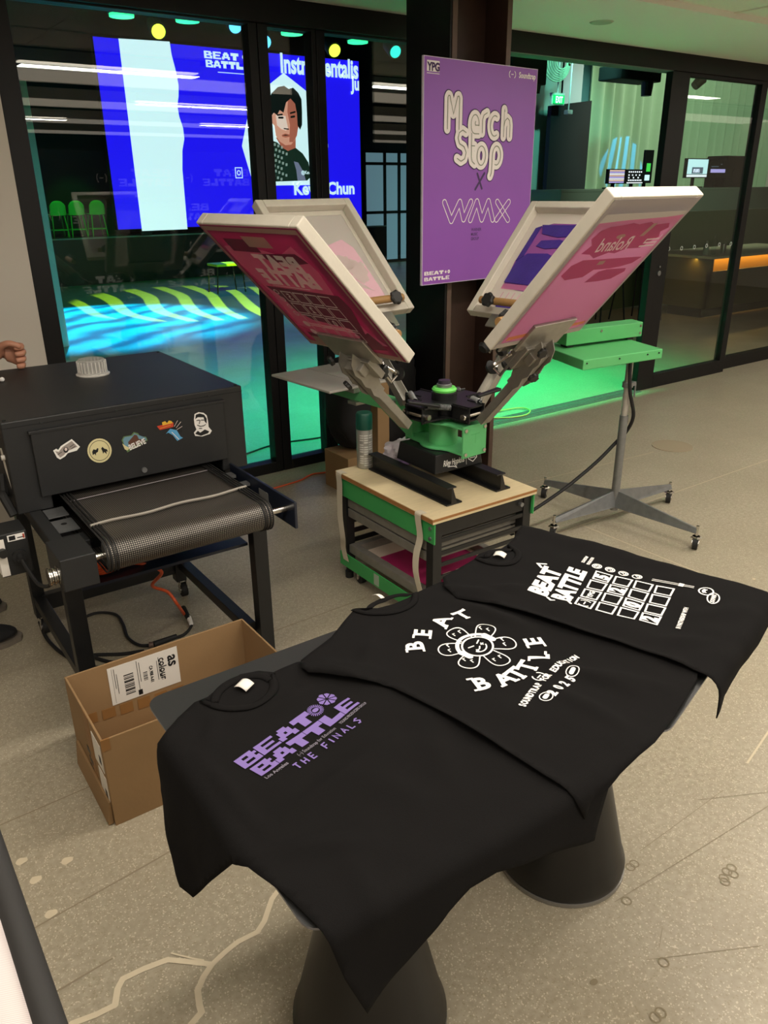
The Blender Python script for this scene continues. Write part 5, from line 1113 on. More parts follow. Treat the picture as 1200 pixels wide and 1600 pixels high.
# clear ribbed tub upside down on the oven
K['clear'] = mat('clear_plastic', '#d2d0ca', .2, alpha=.45); K['tub_white'] = mat('clear_tub_rim', '#d6d4ce', .3)
t = thing('plastic_tub', 'short clear ribbed plastic tub upside down on the dryer', 'container', (.778, 3.01, ZT)); mb = MB()
n = 96; prof = [(.058, .004), (.056, .010), (.052, .012), (.048, .055), (.046, .058)]
mb.M = Matrix.Translation((.778, 3.01, ZT + .0005))
mb.rings([[V(((r * (1 - (.03 if (i % 4 < 2 and 1 <= j <= 3) else 0))) * math.cos(2 * PI * i / n), (r * (1 - (.03 if (i % 4 < 2 and 1 <= j <= 3) else 0))) * math.sin(2 * PI * i / n), z)) for i in range(n)] for j, (r, z) in enumerate(prof)]); mb.build('ribbed_wall', K['clear'], t, smooth=True, angle=20)
mb = MB(Matrix.Translation((.778, 3.01, ZT + .0003))); mb.lathe([(.060, 0), (.061, .004), (.057, .006)], n=48); mb.build('rim', K['tub_white'], t, smooth=True)
mb = MB(Matrix.Translation((.778, 3.01, ZT + .0005)))
for i in range(24): a = i * PI / 12; mb.hexa([V((.0535 * math.cos(a + q), .0535 * math.sin(a + q), z)) if f else V((.050 * math.cos(a + q), .050 * math.sin(a + q), z)) for z in (.012, .052) for q, f in ((-.04, 1), (.04, 1), (.04, 0), (-.04, 0))])
mb.build('rib', K['tub_white'], t)
t = thing('foam_pellet', 'small white foam pellet beside the hand on the dryer', 'pellet', tuple(onZ(3, 592, ZT + .01))); p = onZ(3, 593, ZT + .009); mb = MB(Matrix.Translation(p)); mb.lathe([(.004, -.008), (.009, -.003), (.009, .004), (.004, .008)], n=14); mb.build('pellet', K['white'], t, smooth=True)

# ================================================================ CORDS on the floor
def cord(name, label, pts, r, k, group=None):
    t = thing(name, label, 'cord', pts[0]); mb = MB(); mb.tube(curve(pts, 8), r, 8); mb.build('cable', K[k], t, smooth=True); return t
K['orange'] = mat('orange_cord', '#d8592c', .5); K['yellow_cable'] = mat('pale_yellow_cable', '#c9b46a', .5)
def fp(u, v, z=.006): p = onZ(u, v, z); return (p.x, p.y, p.z)
t = cord('power_cord', 'thick black power cord looping on the floor under the dryer', [fp(62, 972), fp(75, 1000), fp(105, 1026), fp(150, 1043), fp(200, 1040), fp(165, 1033), fp(145, 1024), fp(190, 1022), fp(225, 1017, .010)], .007, 'rubber')
t = cord('adapter_cord', 'black cord with two plugs joined to the orange extension cord', [fp(120, 970), fp(150, 958), (*onZ(180, 960, .007)[:2], .007), fp(192, 975), fp(199, 995), fp(215, 1007), fp(232, 1008), fp(255, 1000), fp(285, 993), fp(299, 978), fp(297, 966, .02)], .006, 'rubber')
def plug(pa, pb, r, k, nm): mb = MB(); mb.cyl(pa, pb, r, r * .8, n=14); mb.build(nm, K[k], t, smooth=True)
plug(fp(240, 1007, .012), fp(276, 994, .012), .012, 'rubber', 'connector'); plug(fp(233, 1008, .012), fp(240, 1007, .012), .013, 'steel_edge', 'collar'); plug(fp(295, 965, .02), fp(299, 975, .015), .010, 'white', 'plug_label')
oc = [(.50, 2.45, .478), (.62, 2.38, .49), (.68, 2.40, .482)]
t = cord('extension_cord', 'orange extension cord hanging from the tray under the belt to the floor', [(.58, 2.36, .485), (.66, 2.33, .475), (.74, 2.38, .40)] + [tuple(onY(238, 915, 2.55)), tuple(onY(262, 925, 2.60)), tuple(onY(277, 944, 2.58)), fp(288, 960, .025)], .006, 'orange')
mb = MB(); rr = random.Random(3)
for i in range(6): mb.tube([(.56 + (.075 + .004 * i) * math.cos(a) * 1.0, 2.37 + (.055 + .003 * i) * math.sin(a) + .004 * i, .486 + .011 * (i % 4) + .005 * math.sin(3 * a + i)) for a in [2 * PI * k / 24 for k in range(24)]], .0055, 6, True)
mb.build('coil', K['orange'], t, smooth=True); plug(fp(286, 950, .03), fp(295, 967, .02), .012, 'rubber', 'socket')
cord('floor_extension', 'thin orange cord along the foot of the glass wall', [fp(420, 765, .005), fp(445, 758, .005), fp(470, 750, .005), fp(488, 741, .005), fp(510, 738, .005)], .005, 'orange')
cord('threshold_cable', 'pale yellow cable loop on the green lit door threshold', [fp(766, 645, .012), fp(790, 640, .012), fp(815, 637, .012), fp(828, 641, .014), fp(822, 648, .014), fp(800, 652, .014), fp(772, 653, .014)], .006, 'yellow_cable')
cord('hall_cable', 'thin dark cable on the teal lit floor just behind the glass', [(1.2, 4.42, .006), (1.9, 4.45, .006), (2.3, 4.55, .006), (2.7, 4.5, .006), (3.2, 4.6, .006)], .006, 'rubber')

# ================================================================ TABLES and SHIRTS
TZ = .74
K['table'] = mat('black_laminate_top', '#232424', .45, bump=.1, bscale=300); K['table_edge'] = mat('grey_table_edge', '#6d6c70', .4); K['cone'] = mat('black_cone_base', '#121110', .42, .1); K['base_ring'] = mat('grey_base_ring', '#85827c', .4, .5)
def rounded(poly, r, n=6):
    out = []; N_ = len(poly)
    for i in range(N_):
        p, a, b = V(poly[i]), V(poly[i - 1]), V(poly[(i + 1) % N_]); u, w = (a - p).normalized(), (b - p).normalized()
        for k in range(n + 1): t_ = k / n; out.append(tuple(p + u * r * (1 - t_) ** 2 + w * r * t_ ** 2))
    return out
T1 = [(.318, .622), (.842, .620), (.842, 1.222), (.318, 1.222)]
T2 = [(1.003, .603), (1.575, .772), (1.403, 1.347), (.850, 1.182)]
def cone_table(poly, cx, cy, label):
    t = thing('pedestal_table', label, 'table', (cx, cy, 0), 0)
    P = rounded(poly, .035); mb = MB(); c = V((sum(p[0] for p in poly) / 4, sum(p[1] for p in poly) / 4)); ins = [tuple(c + (V(p) - c) * .955) for p in P]
    mb.rings([[V((x, y, z)) for x, y in (P if k else ins)] for k, z in ((0, TZ - .022), (1, TZ - .004), (1, TZ))]); 
    for f in mb.bm.faces:
        pass
    o = mb.build('tabletop', [K['table'], K['table_edge']], t)
    for p in o.data.polygons:
        if abs(p.normal.z) < .8: p.material_index = 1
    mb = MB(Matrix.Translation((cx, cy, 0))); mb.lathe([(.158, .012), (.160, .03), (.150, .06), (.060, .46), (.045, .55), (.048, .62), (.075, .70), (.11, .717)], n=64); mb.build('cone_base', K['cone'], t, smooth=True, angle=60)
    mb = MB(Matrix.Translation((cx, cy, 0))); mb.lathe([(.155, 0), (.161, .002), (.161, .012), (.15, .013)], n=64); mb.build('base_ring', K['base_ring'], t, smooth=True); return t
cone_table(T1, .60, .925, 'left black cone footed table, under the shirt with lilac lettering'); cone_table(T2, 1.235, .985, 'right black cone footed table, under the shirt with the white pad grid')
HULL = [V(p) for p in ((.318, .622), (1.003, .603), (1.575, .772), (1.403, 1.347), (.318, 1.222))]
def outside(p):
    best = None; ins = True
    for a, b in zip(HULL, HULL[1:] + HULL[:1]):
        e = b - a
        if e.x * (p.y - a.y) - e.y * (p.x - a.x) < 0: ins = False
        t_ = max(0, min(1, (p - a).dot(e) / e.dot(e))); q = a + e * t_; d = (p - q).length
        if best is None or d < best[0]: best = (d, q)
    return (0, p) if ins else best
def cloth(lift, folds, seed, amp=.0048, flare=.0):
    def h(x, y):
        z = amp * (noise.noise(V((x * 7 + seed, y * 7, seed))) + .6 * noise.noise(V((x * 16, y * 16 + seed, 3.1))) + .8)
        for (ax, ay, bx, by, ht, w) in folds:
            a, e = V((ax, ay)), V((bx - ax, by - ay)); t_ = max(0, min(1, (V((x, y)) - a).dot(e) / e.dot(e))); d = (V((x, y)) - a - e * t_).length
            z += 1.7 * ht * math.exp(-(d / w) ** 2) * math.sin(PI * min(1, max(0.0, .12 + .76 * t_)))
        return max(.0004, z)
    def f(x, y, up=0.0):
        p = V((x, y)); d, q = outside(p); z = h(x, y)
        if d < 1e-6: return V((x, y, TZ + lift + z + up))
        n = (p - q).normalized(); R = .016 + lift; a = min(d / R, PI / 2); drop = max(0, d - R * PI / 2)
        out = R * math.sin(a) + drop * flare + z * .9 * math.sin(a) + up + drop * .22 * (noise.noise(V((q.x * 9 + n.x * 1.6, q.y * 9 + n.y * 1.6, seed))) )
        if drop > 0: out = max(out, lift + .003)
        dz = -R * (1 - math.cos(a)) - drop * .985
        return V((q.x + n.x * out, q.y + n.y * out, TZ + lift + z * math.cos(a) + dz + up * math.cos(a)))
    return f
def dense(poly, step):
    out = []
    for a, b in zip(poly, poly[1:] + poly[:1]):
        a, b = V(a), V(b); n = max(1, int((b - a).length / step))
        out += [a + (b - a) * (i / n) for i in range(n)]
    return out
def cloth_sheet(poly, f, step=.011):
    B = dense(poly, step); xs, ys = [p.x for p in B], [p.y for p in B]; pts = list(B); r = random.Random(1)
    def inside(p):
        c = False
        for a, b in zip(B, B[1:] + B[:1]):
            if (a.y > p.y) != (b.y > p.y) and p.x < (b.x - a.x) * (p.y - a.y) / (b.y - a.y) + a.x: c = not c
        return c
    y = min(ys) + step / 2; k = 0
    while y < max(ys):
        x = min(xs) + (k % 2) * step / 2
        while x < max(xs):
            p = V((x, y))
            if inside(p) and min((p - q).length_squared for q in B) > (step * .55) ** 2: pts.append(p)
            x += step
        y += step * .87; k += 1
    vs_, es, fs, *_ = delaunay_2d_cdt(pts, [(i, (i + 1) % len(B)) for i in range(len(B))], [], 1, 1e-5)
    mb = MB(); w = [mb.vert(f(p.x, p.y)) for p in vs_]
    for t_ in fs: mb.face([w[i] for i in t_])
    return mb
def spline2(pts, n=5): return [(p.x, p.y) for p in curve([V((x, y, 0)) for x, y in pts], n)]
def shirt(name_label, outline, f, neck, prints, tag_at=None):
    t = thing('t_shirt', name_label, 't-shirt', (sum(p[0] for p in outline) / len(outline), sum(p[1] for p in outline) / len(outline), TZ), 0, 'printed shirts laid out on the tables')
    mb = cloth_sheet(outline, f); mb.build('body', K['cotton'], t, smooth=True, solid=.0022, angle=180)
    back, front = neck
    ring = spline2(back) + spline2(front)[::-1]; c = V((sum(p[0] for p in ring) / len(ring), sum(p[1] for p in ring) / len(ring))); n = len(ring)
    def band(u, w):
        p = V(ring[int(u * n + .5) % n]); q = p + (c - p).normalized() * (.018 * w - .004); return f(q.x, q.y, .0012 + .0042 * math.sin(PI * min(1, w * .85 + .12)))
    mb = MB(); mb.grid(band, n, 5); bmesh.ops.remove_doubles(mb.bm, verts=mb.bm.verts, dist=1e-5); mb.build('collar', K['cotton'], t, smooth=True, solid=.0012, angle=180)
    if tag_at:
        (x, y), (x2, y2), w = tag_at; a, b = V((x, y)), V((x2, y2)); n = V((-(b - a).y, (b - a).x)).normalized() * w
        mb = MB(); mb.grid(lambda u, s: f(*(a + (b - a) * u + n * (s - .5)), .006 + .005 * math.sin(u * PI) + .003 * s), 6, 3); mb.build('neck_label', K['paper'], t, smooth=True, solid=.0006)
    for nm, k, mb in prints: mb.build(nm, K[k], t)
    return t
def PFr(f, ox, oy, deg, up=.0016):
    c, s = math.cos(math.radians(deg)), math.sin(math.radians(deg)); return lambda x, y: f(ox + x * c - y * s, oy + x * s + y * c, up)

# --- shirt with lilac lettering, on the left
f1 = cloth(.004, [(.36, .80, .62, .86, .006, .02), (.34, .76, .46, .70, .007, .018), (.45, 1.05, .60, 1.06, .004, .02), (.62, .70, .70, .88, .004, .03), (.40, 1.09, .36, 1.03, .005, .012), (.335, 1.02, .345, .80, .005, .012), (.50, .84, .60, .68, .003, .03), (.42, .70, .40, .58, .004, .02)], 2.2, flare=.10)
o1 = [(.385, 1.150), (.345, 1.128), (.308, 1.098), (.255, 1.100), (.195, 1.100), (.145, 1.045), (.098, .975), (.112, .93), (.20, .865), (.285, .800), (.303, .765), (.318, .69), (.330, .615), (.345, .54), (.372, .455), (.42, .49), (.47, .522), (.51, .545), (.552, .558), (.60, .556), (.65, .540), (.70, .53), (.80, .50), (.845, .60), (.83, .90), (.84, 1.0), (.80, 1.10), (.70, 1.13), (.60, 1.158), (.545, 1.150), (.525, 1.172), (.49, 1.180), (.44, 1.165), (.41, 1.150)]
p1 = PFr(f1, .392, .906, 15.5); pr_ = []
mb = MB(); hh = .0285; xe = block(mb, 'BEAT', .000, .034, hh, p1, w=.0395, gap=.35); block(mb, 'BATTLE', .004, .0, hh, p1, w=.0385, gap=.2)
cx_, cy_ = xe + .012, .034 + .016
for i in range(24): a = i * PI / 12; mb.strokes([[(cx_ + .008 * math.cos(a), cy_ + .008 * math.sin(a)), (cx_ + .015 * math.cos(a), cy_ + .015 * math.sin(a))]], .0016, p1, False)
mb.strokes([[(cx_ - .002, cy_), (cx_ + .002, cy_)]], .009, p1)
cx_ += .036; cy_ += .006
for i in range(8): a = i * PI / 4; mb.poly([p1(cx_ + r_ * math.cos(a + q), cy_ + r_ * math.sin(a + q)) for r_, q in ((.003, 0), (.017, -.32), (.0185, 0), (.017, .32))])
pr_.append(('print_lettering', 'print_purple', mb))
mb = MB(); mb.text('Los Angeles', .0105, lambda x, y: p1(.004 + x, -.0125 + y), 'LEFT', .02, .95); mb.text('(--) Soundtrap for Education', .0098, lambda x, y: p1(.075 + x, -.0125 + y), 'LEFT', .012, .8); mb.text('YOUNG PRODUCERS GROUP', .0085, lambda x, y: p1(.248 + x, -.0105 + y), 'RIGHT', .02, .62); pr_.append(('print_small_text', 'print_grey', mb))
mb = MB(); x = .052
LET = {'T': [[(0, 1), (.7, 1)], [(.35, 1), (.35, 0)]], 'H': [[(0, 0), (0, 1)], [(.6, 0), (.6, 1)], [(0, .5), (.6, .5)]], 'E': [[(.6, 1), (0, 1), (0, 0), (.6, 0)], [(0, .5), (.5, .5)]], 'F': [[(.6, 1), (0, 1), (0, 0)], [(0, .5), (.5, .5)]], 'I': [[(0, 0), (0, 1)]], 'N': [[(0, 0), (0, 1), (.6, 0), (.6, 1)]], 'A': [[(0, 0), (.35, 1), (.7, 0)], [(.15, .38), (.55, .38)]], 'L': [[(0, 1), (0, 0), (.6, 0)]], 'S': [[(.6, .9), (.3, 1), (0, .8), (.55, .35), (.3, 0), (0, .1)]]}
for ch in 'THE FINALS':
    if ch == ' ': x += .014; continue
    mb.strokes([[(x + a * .013, -.034 + b * .0135) for a, b in L] for L in LET[ch]], .0028, p1, False); x += .010 if ch == 'I' else .0175
pr_.append(('print_outlined_text', 'print_purple', mb))
shirt('black t-shirt with lilac BEAT BATTLE lettering, leftmost on the tables', o1, f1, ([(.405, 1.120), (.425, 1.150), (.460, 1.168), (.500, 1.168), (.525, 1.150), (.533, 1.125)], [(.395, 1.142), (.412, 1.105), (.440, 1.080), (.470, 1.070), (.505, 1.080), (.528, 1.105), (.540, 1.140)]), pr_, ((.470, 1.146), (.482, 1.120), .024))

# --- middle shirt with the flower
f2s = cloth(.0095, [(.70, .97, .755, .62, .006, .012), (.62, 1.12, .70, 1.02, .006, .02), (.60, 1.11, .68, 1.0, .008, .014), (.97, .90, 1.05, .70, .005, .016), (.93, .80, .95, .64, .005, .02), (1.02, .80, 1.10, .68, .005, .02), (.76, 1.13, .70, 1.06, .005, .02), (.90, 1.12, .98, 1.0, .004, .02), (1.0, 1.13, 1.04, .98, .007, .02)], 5.7, flare=.08)
o2 = [(.800, 1.256), (.75, 1.222), (.696, 1.185), (.645, 1.165), (.605, 1.150), (.592, 1.125), (.592, 1.100), (.635, 1.045), (.682, .996), (.694, .975), (.708, .91), (.722, .840), (.738, .74), (.752, .640), (.762, .58), (.778, .545), (.788, .575), (.82, .575), (.86, .585), (.915, .592), (.96, .596), (.995, .604), (1.04, .618), (1.10, .636), (1.172, .662), (1.235, .70), (1.20, .88), (1.13, 1.08), (1.10, 1.20), (1.03, 1.245), (.955, 1.235), (.92, 1.222), (.88, 1.218), (.84, 1.225)]
p2 = lambda x, y: f2s(x, y, .0018); pr_ = []; mb = MB()
def letter(ch, u, v, deg, s, mb=None, f=f2s, sx=1.0, bold=.05):
    c = onZ(u, v, .752); q = PFr(f, c.x, c.y, deg, .0018); mb.text(ch, s, lambda x, y: q(x, y - s * .36), bold=bold, sx=sx, sub=.012)
def serif(ch, u, v, deg, s):
    letter(ch, u, v, deg, s, mb, bold=.035); c = onZ(u, v, .752); q = PFr(f2s, c.x, c.y, deg, .0018)
    bars = {'B': [(-.30, -.34), (-.30, .34)], 'E': [(-.30, -.34), (-.30, .34)], 'A': [(-.30, -.36), (.30, -.36)], 'T': [(0, -.36), (-.32, .28), (.32, .28)], 'L': [(-.22, .36), (.28, -.24)]}[ch]
    for a, b in bars: mb.strokes([[((a - .13) * s, b * s), ((a + .13) * s, b * s)]] if not (ch == 'T' and b > 0) else [[(a * s, (b - .1) * s), (a * s, (b + .08) * s)]], .10 * s, q, False)
for ch, u, v, d in (('B', 647, 1010, 62), ('E', 660, 991, 48), ('A', 689, 975, 30), ('T', 722, 964, 2)): serif(ch, u, v, d, .050)
for ch, u, v, d in (('B', 752, 1069, -16), ('A', 787, 1062, -2), ('T', 806, 1054, 12), ('T', 823, 1043, 26), ('L', 842, 1028, 44), ('E', 833, 1004, 66)): serif(ch, u, v, d, .052)
pr_.append(('print_lettering', 'print_white', mb))
mb = MB(); c = onZ(746, 1012, .752)
q2 = PFr(f2s, c.x, c.y, 12, .0018)
for a in (20, 82, 140, 200, 262, 322):
    rr, pw = .079, .031; ca, sa = math.cos(math.radians(a)), math.sin(math.radians(a)); L = []
    for k in range(21):
        t_ = k / 20 * PI; x, y = .030 + (rr - .030) * math.sin(t_) ** .8, pw * -math.cos(t_) * (.45 + .55 * math.sin(t_)); L.append((x * ca - y * sa, x * sa + y * ca))
    mb.strokes([L], .0026, q2, False)
    for k in (0, 1): x, y = .056, .008 * (k * 2 - 1); mb.strokes([[(x * ca - y * sa, x * sa + y * ca), (x * ca - y * sa + .002, x * sa + y * ca + .008), (x * ca - y * sa + .006, x * sa + y * ca + .007)]], .0024, q2)
mb.strokes([arc(0, 0, .032, .030, 0, 360, 30)], .004, q2, False); mb.strokes([arc(0, .002, .040, .038, 10, 170, 20)], .008, q2)
for x in (-.038, .038): mb.strokes([[(x, -.010), (x, .012)]], .013, q2)
mb.strokes([arc(.0, -.004, .016, .014, 200, 340, 10), [(-.016, .010), (-.005, .006)], [(.006, .006), (.017, .010)], [(-.004, -.008), (.002, -.004)]], .003, q2)
for x, y in ((-.010, -.008), (.012, -.002)): mb.strokes([[(x - .003, y), (x + .003, y)], [(x, y - .003), (x, y + .003)]], .003, q2)
pr_.append(('print_flower', 'print_white', mb))
mb = MB(); word = 'SOUNDTRAP FOR EDUCATION'; pa, pbz = onZ(816, 1106, .752), onZ(899, 1028, .752)
for i, ch in enumerate(word):
    if ch == ' ': continue
    t_ = i / (len(word) - 1); x, y = pa.x + (pbz.x - pa.x) * t_, pa.y + (pbz.y - pa.y) * t_ - .012 * math.sin(PI * t_) * -1; q = PFr(f2s, x, y, 16 + 34 * (.5 - t_), .0018); mb.text(ch, .0175, lambda a, b: q(a, b - .006), bold=.05, sx=.72, sub=.012)
for i, ch in enumerate('2025'): letter(ch, 862 + i * 9.5, 1087 - i * 8, 12, .026, mb, sx=.8)
for u, v in ((853, 1092), (894, 1054)):
    cc = onZ(u, v, .752); q = PFr(f2s, cc.x, cc.y, 12, .0018); mb.strokes([arc(0, 0, .014, .011, 0, 360, 18)], .002, q, False); mb.strokes([[(-.004, 0), (.004, .001)]], .009, q)
cc = onZ(842, 1059, .752); q = PFr(f2s, cc.x, cc.y, 14, .0018); mb.strokes([arc(-.006, 0, .006, .010, 110, 250, 6), arc(.006, 0, .006, .010, -70, 70, 6), [(-.005, 0), (.005, 0)]], .0028, q)
pr_.append(('print_small_text', 'print_white', mb))
shirt('black t-shirt with a white flower wearing headphones, middle of the three', o2, f2s, ([(.815, 1.232), (.84, 1.246), (.88, 1.25), (.915, 1.243), (.935, 1.228)], [(.79, 1.25), (.805, 1.215), (.84, 1.19), (.88, 1.183), (.92, 1.195), (.95, 1.228)]), pr_, ((.868, 1.245), (.862, 1.272), .012))

# --- right shirt with the pad grid
f3 = cloth(.0155, [(1.05, 1.08, 1.18, .70, .006, .014), (1.08, 1.14, 1.16, 1.10, .006, .018), (1.02, 1.2, 1.08, 1.1, .006, .02), (1.42, 1.25, 1.50, 1.0, .003, .03), (1.34, .80, 1.46, .76, .004, .02), (1.22, .78, 1.30, .72, .004, .018), (1.12, 1.0, 1.20, .98, .004, .02)], 9.3, flare=.06)
o3 = [(1.165, 1.278), (1.10, 1.262), (1.045, 1.252), (1.015, 1.21), (1.005, 1.155), (1.045, 1.088), (1.075, 1.01), (1.105, .92), (1.145, .80), (1.178, .70), (1.188, .655), (1.198, .610), (1.205, .565), (1.222, .575), (1.235, .602), (1.28, .612), (1.34, .632), (1.40, .650), (1.46, .668), (1.52, .690), (1.575, .705), (1.625, .725), (1.628, .78), (1.60, .86), (1.56, .98), (1.51, 1.13), (1.455, 1.29), (1.425, 1.365), (1.38, 1.345), (1.33, 1.312), (1.285, 1.290), (1.26, 1.282), (1.225, 1.290), (1.19, 1.290)]
o3p = onZ(895, 945, .76); p3 = PFr(f3, o3p.x, o3p.y, 25, .0018); pr_ = []
G = .185; g4 = G / 4; mb = MB()
for r in range(4):
    for c in range(4):
        x, y = c * g4, -r * g4; mb.strokes([[(x + .003, y - .004), (x + g4 * .86, y - .002), (x + g4 * .85, y - g4 * .84), (x + .002, y - g4 * .82), (x + .003, y - .004)]], .0042, p3)
for r, c, ch in ((0, 3, '5'), (1, 2, '2'), (2, 1, '0'), (3, 0, '2')): mb.text(ch, .042, lambda x, y: p3(c * g4 + g4 * .44 + x, -r * g4 - g4 * .74 + y), bold=.07, sx=.9, sub=.014)
mb.text('YPG', .016, lambda x, y: p3(g4 * 1.44 + x, -g4 * .56 + y), bold=.05, sub=.014); mb.strokes([arc(.012, -.02, .006, .011, 110, 250, 6), arc(.027, -.02, .006, .011, -70, 70, 6), [(.014, -.02), (.026, -.02)]], .003, p3)
for i in range(4):
    y = .004 - i * .0315; x = G + .018; mb.strokes([arc(x, y, .011, .0105, 0, 360, 18)], .003, p3, False); mb.strokes([arc(x, y, .006, .006, 200, 520 - i * 40, 10)], .0035, p3); mb.strokes([[(x, y), (x + .004, y + .004)]], .003, p3)
mb.strokes([[(G + .014, -.125), (G + .016, -.215)], [(G + .021, -.125), (G + .023, -.215)]], .0022, p3); mb.strokes([[(G + .011, -.188), (G + .026, -.189)]], .011, p3, False)
x, y = G + .008, -.243; mb.strokes([arc(x, y, .019, .015, 0, 360, 24)], .0035, p3, False); mb.strokes([arc(x, y - .004, .010, .008, 40, 140, 6), arc(x, y - .007, .010, .010, 40, 140, 6), arc(x, y - .001, .012, .008, 40, 140, 6)], .0035, p3)
x, y = G - .018, -.262; mb.strokes([arc(x, y, .024, .012, 0, 360, 24)], .003, p3, False); mb.text('XXWMX', .012, lambda a, b: p3(x + a, y - .004 + b), bold=.05, sx=.8, sub=.014)
mb.text('IN PARTNERSHIP WITH', .0125, lambda a, b: p3(.055 + a, -.222 + b), bold=.04, sx=.7, sub=.014)
pr_.append(('print_pad_grid', 'print_white', mb))
mb = MB(); mb.text('BEAT', .060, lambda x, y: p3(.006 + x + y * .15, .064 + y + x * .05), 'LEFT', .06, .95, sub=.014); mb.text('BATTLE', .058, lambda x, y: p3(.006 + x + y * .15, .011 + y + x * .05), 'LEFT', .06, .80, sub=.014)
mb.strokes([[(.004, .058), (-.005, .048), (-.002, .042)], [(.135, .118), (.150, .132), (.156, .114)], [(.006, .012), (-.004, .004)]], .006, p3)
mb.text('SOUNDTRAP', .0105, lambda x, y: p3(.245 + x, .036 + y), 'RIGHT', .05, .62, sub=.014); mb.text('FOR EDUCATION', .0105, lambda x, y: p3(.245 + x, .022 + y), 'RIGHT', .05, .52, sub=.014)
pr_.append(('print_lettering', 'print_white', mb))
shirt('black t-shirt with a white pad grid, rightmost on the tables', o3, f3, ([(1.185, 1.262), (1.205, 1.276), (1.235, 1.280), (1.262, 1.272), (1.278, 1.258)], [(1.165, 1.272), (1.172, 1.235), (1.195, 1.208), (1.228, 1.202), (1.262, 1.218), (1.285, 1.248), (1.290, 1.288)]), pr_, ((1.212, 1.258), (1.226, 1.232), .020))

# ================================================================ CARDBOARD BOX
bx = thing('cardboard_box', 'open brown cardboard box with a shipping label, on the floor by the table', 'box', (.62, 1.94, 0))
A0, A1, C0, C1, BH = .332, .905, 1.762, 2.118, .285
K['kraft_in'] = mat('inner_kraft', '#a87d4c', .85, var=.08, vscale=8)
def wall_(nm, lo, hi, k='card'): mb = MB(); mb.box(lo, hi); return mb.build(nm, K[k], bx, bev=.0015)
wf_ = wall_('front_panel', (A0, C0, 0), (A1, C0 + .006, BH)); wall_('back_panel', (A0, C1 - .006, 0), (A1, C1, BH)); wl_ = wall_('left_panel', (A0, C0 + .006, 0), (A0 + .006, C1 - .006, BH)); wall_('right_panel', (A1 - .006, C0 + .006, 0), (A1, C1 - .006, BH))
wall_('bottom', (A0 + .006, C0 + .006, .002), (A1 - .006, C1 - .006, .010)); wall_('bottom_flap', (A0 + .006, C1 - .12, .012), (A1 - .006, C1 - .0065, .016), 'card_dark')
mb = MB()
for i in range(6): mb.box((A0 + .03 + i * .055, C1 - .0075, .10 - .004 * i), (A0 + .07 + i * .055, C1 - .0065, .135 - .003 * i))
mb.build('torn_tape', K['card_dark'], bx)
mb = MB(); mb.box((A0 - .0008, C0 - .0008, BH - .035), (A0 + .022, C0 + .004, BH + .0006)); mb.box((A0 - .0008, C0 + .12, .02), (A0, C0 + .17, BH)); mb.build('packing_tape', K['card_dark'], bx)
mb = MB(); mb.hexa([(A0 - .016, C0 + .01, .004), (A0 - .002, C0 + .01, .004), (A0 - .002, C1 - .04, .004), (A0 - .016, C1 - .04, .004), (A0 - .006, C0 + .01, .075), (A0 - .001, C0 + .01, .075), (A0 - .001, C1 - .04, .085), (A0 - .008, C1 - .04, .085)]); mb.build('loose_flap', K['card'], bx)
for y0, z0, y1, z1 in ((C0 + .02, .165, C0 + .10, .255), (C0 + .015, .055, C0 + .085, .15)):
    mb = MB(); mb.box((A0 - .0012, y0, z0), (A0, y1, z1)); s_ = mb.build('side_sticker', K['paper'], bx)
    mb = MB(); mb.box((A0 - .0018, y0 + .012, z0 + .02), (A0 - .0012, y0 + .03, z0 + .045)); mb.build('sticker_print', K['stk_ink'], s_)
mb = MB()
for i, (y, z) in enumerate(((C0 + .16, .13), (C0 + .15, .10), (C0 + .155, .07))): mb.box((A0 - .001, y, z), (A0, y + .035, z + .018))
mb.build('stencil_mark', K['stk_ink'], bx)
YL = C1 - .0068; LA, LB = onY(172, 1052, YL), onY(276, 1030, YL); lx0, lx1 = .452, .672; lz1, lz0 = .268, .135
mb = MB(); mb.box((lx0, YL - .0006, lz0), (lx1, YL, lz1)); lab = mb.build('shipping_label', K['paper'], bx)
FL_ = lambda x, z: V((x, YL - .0012, z)); mb = MB()
RT = lambda ox, oz: (lambda x, y: FL_(ox + y, oz - x))                    # the label was stuck on sideways
mb.text('as', .050, RT(lx1 - .033, .224), bold=.025, sx=1.0); mb.text('colour', .032, RT(lx1 - .062, .205), bold=.02, sx=.95)
for i, w in enumerate((2, 1, 3, 1, 2, 2, 1, 3, 1, 2, 1, 2)): z = .156 + i * .0062; mb.box((lx0 + .045, YL - .0012, z), (lx0 + .075, YL - .0006, z + .0016 * w))
for i, w in enumerate((1, 2, 1, 2, 1, 1, 2)): z = .185 + i * .0045; mb.box((lx0 + .105, YL - .0012, z), (lx0 + .118, YL - .0006, z + .0012 * w))
mb.text('CA 908 A-01', .014, RT(lx0 + .126, .20), bold=.04, sx=.8)
for k, zz in ((.018, .24), (.024, .22), (.095, .235), (.150, .22), (.156, .23), (.162, .215)): mb.box((lx0 + k, YL - .0012, zz - .05), (lx0 + k + .0015, YL - .0006, zz + .02))
mb.box((lx0 + .083, YL - .0012, .14), (lx0 + .096, YL - .0006, .158)); mb.box((lx0 + .088, YL - .0012, .14), (lx0 + .0895, YL - .0006, .262)); mb.box((lx0 + .012, YL - .0012, .14), (lx0 + .0125, YL - .0006, .262)); mb.build('label_print', K['stk_ink'], lab)
mb = MB(); mb.box((.78, C0 - .0004, .03), (.782, C0, .09))
for i in range(9): mb.box((.60 + i * .006, C0 - .0004, .01), (.602 + i * .006, C0, .07 - .004 * (i % 3)))
mb.build('crush_mark', K['card_dark'], bx)

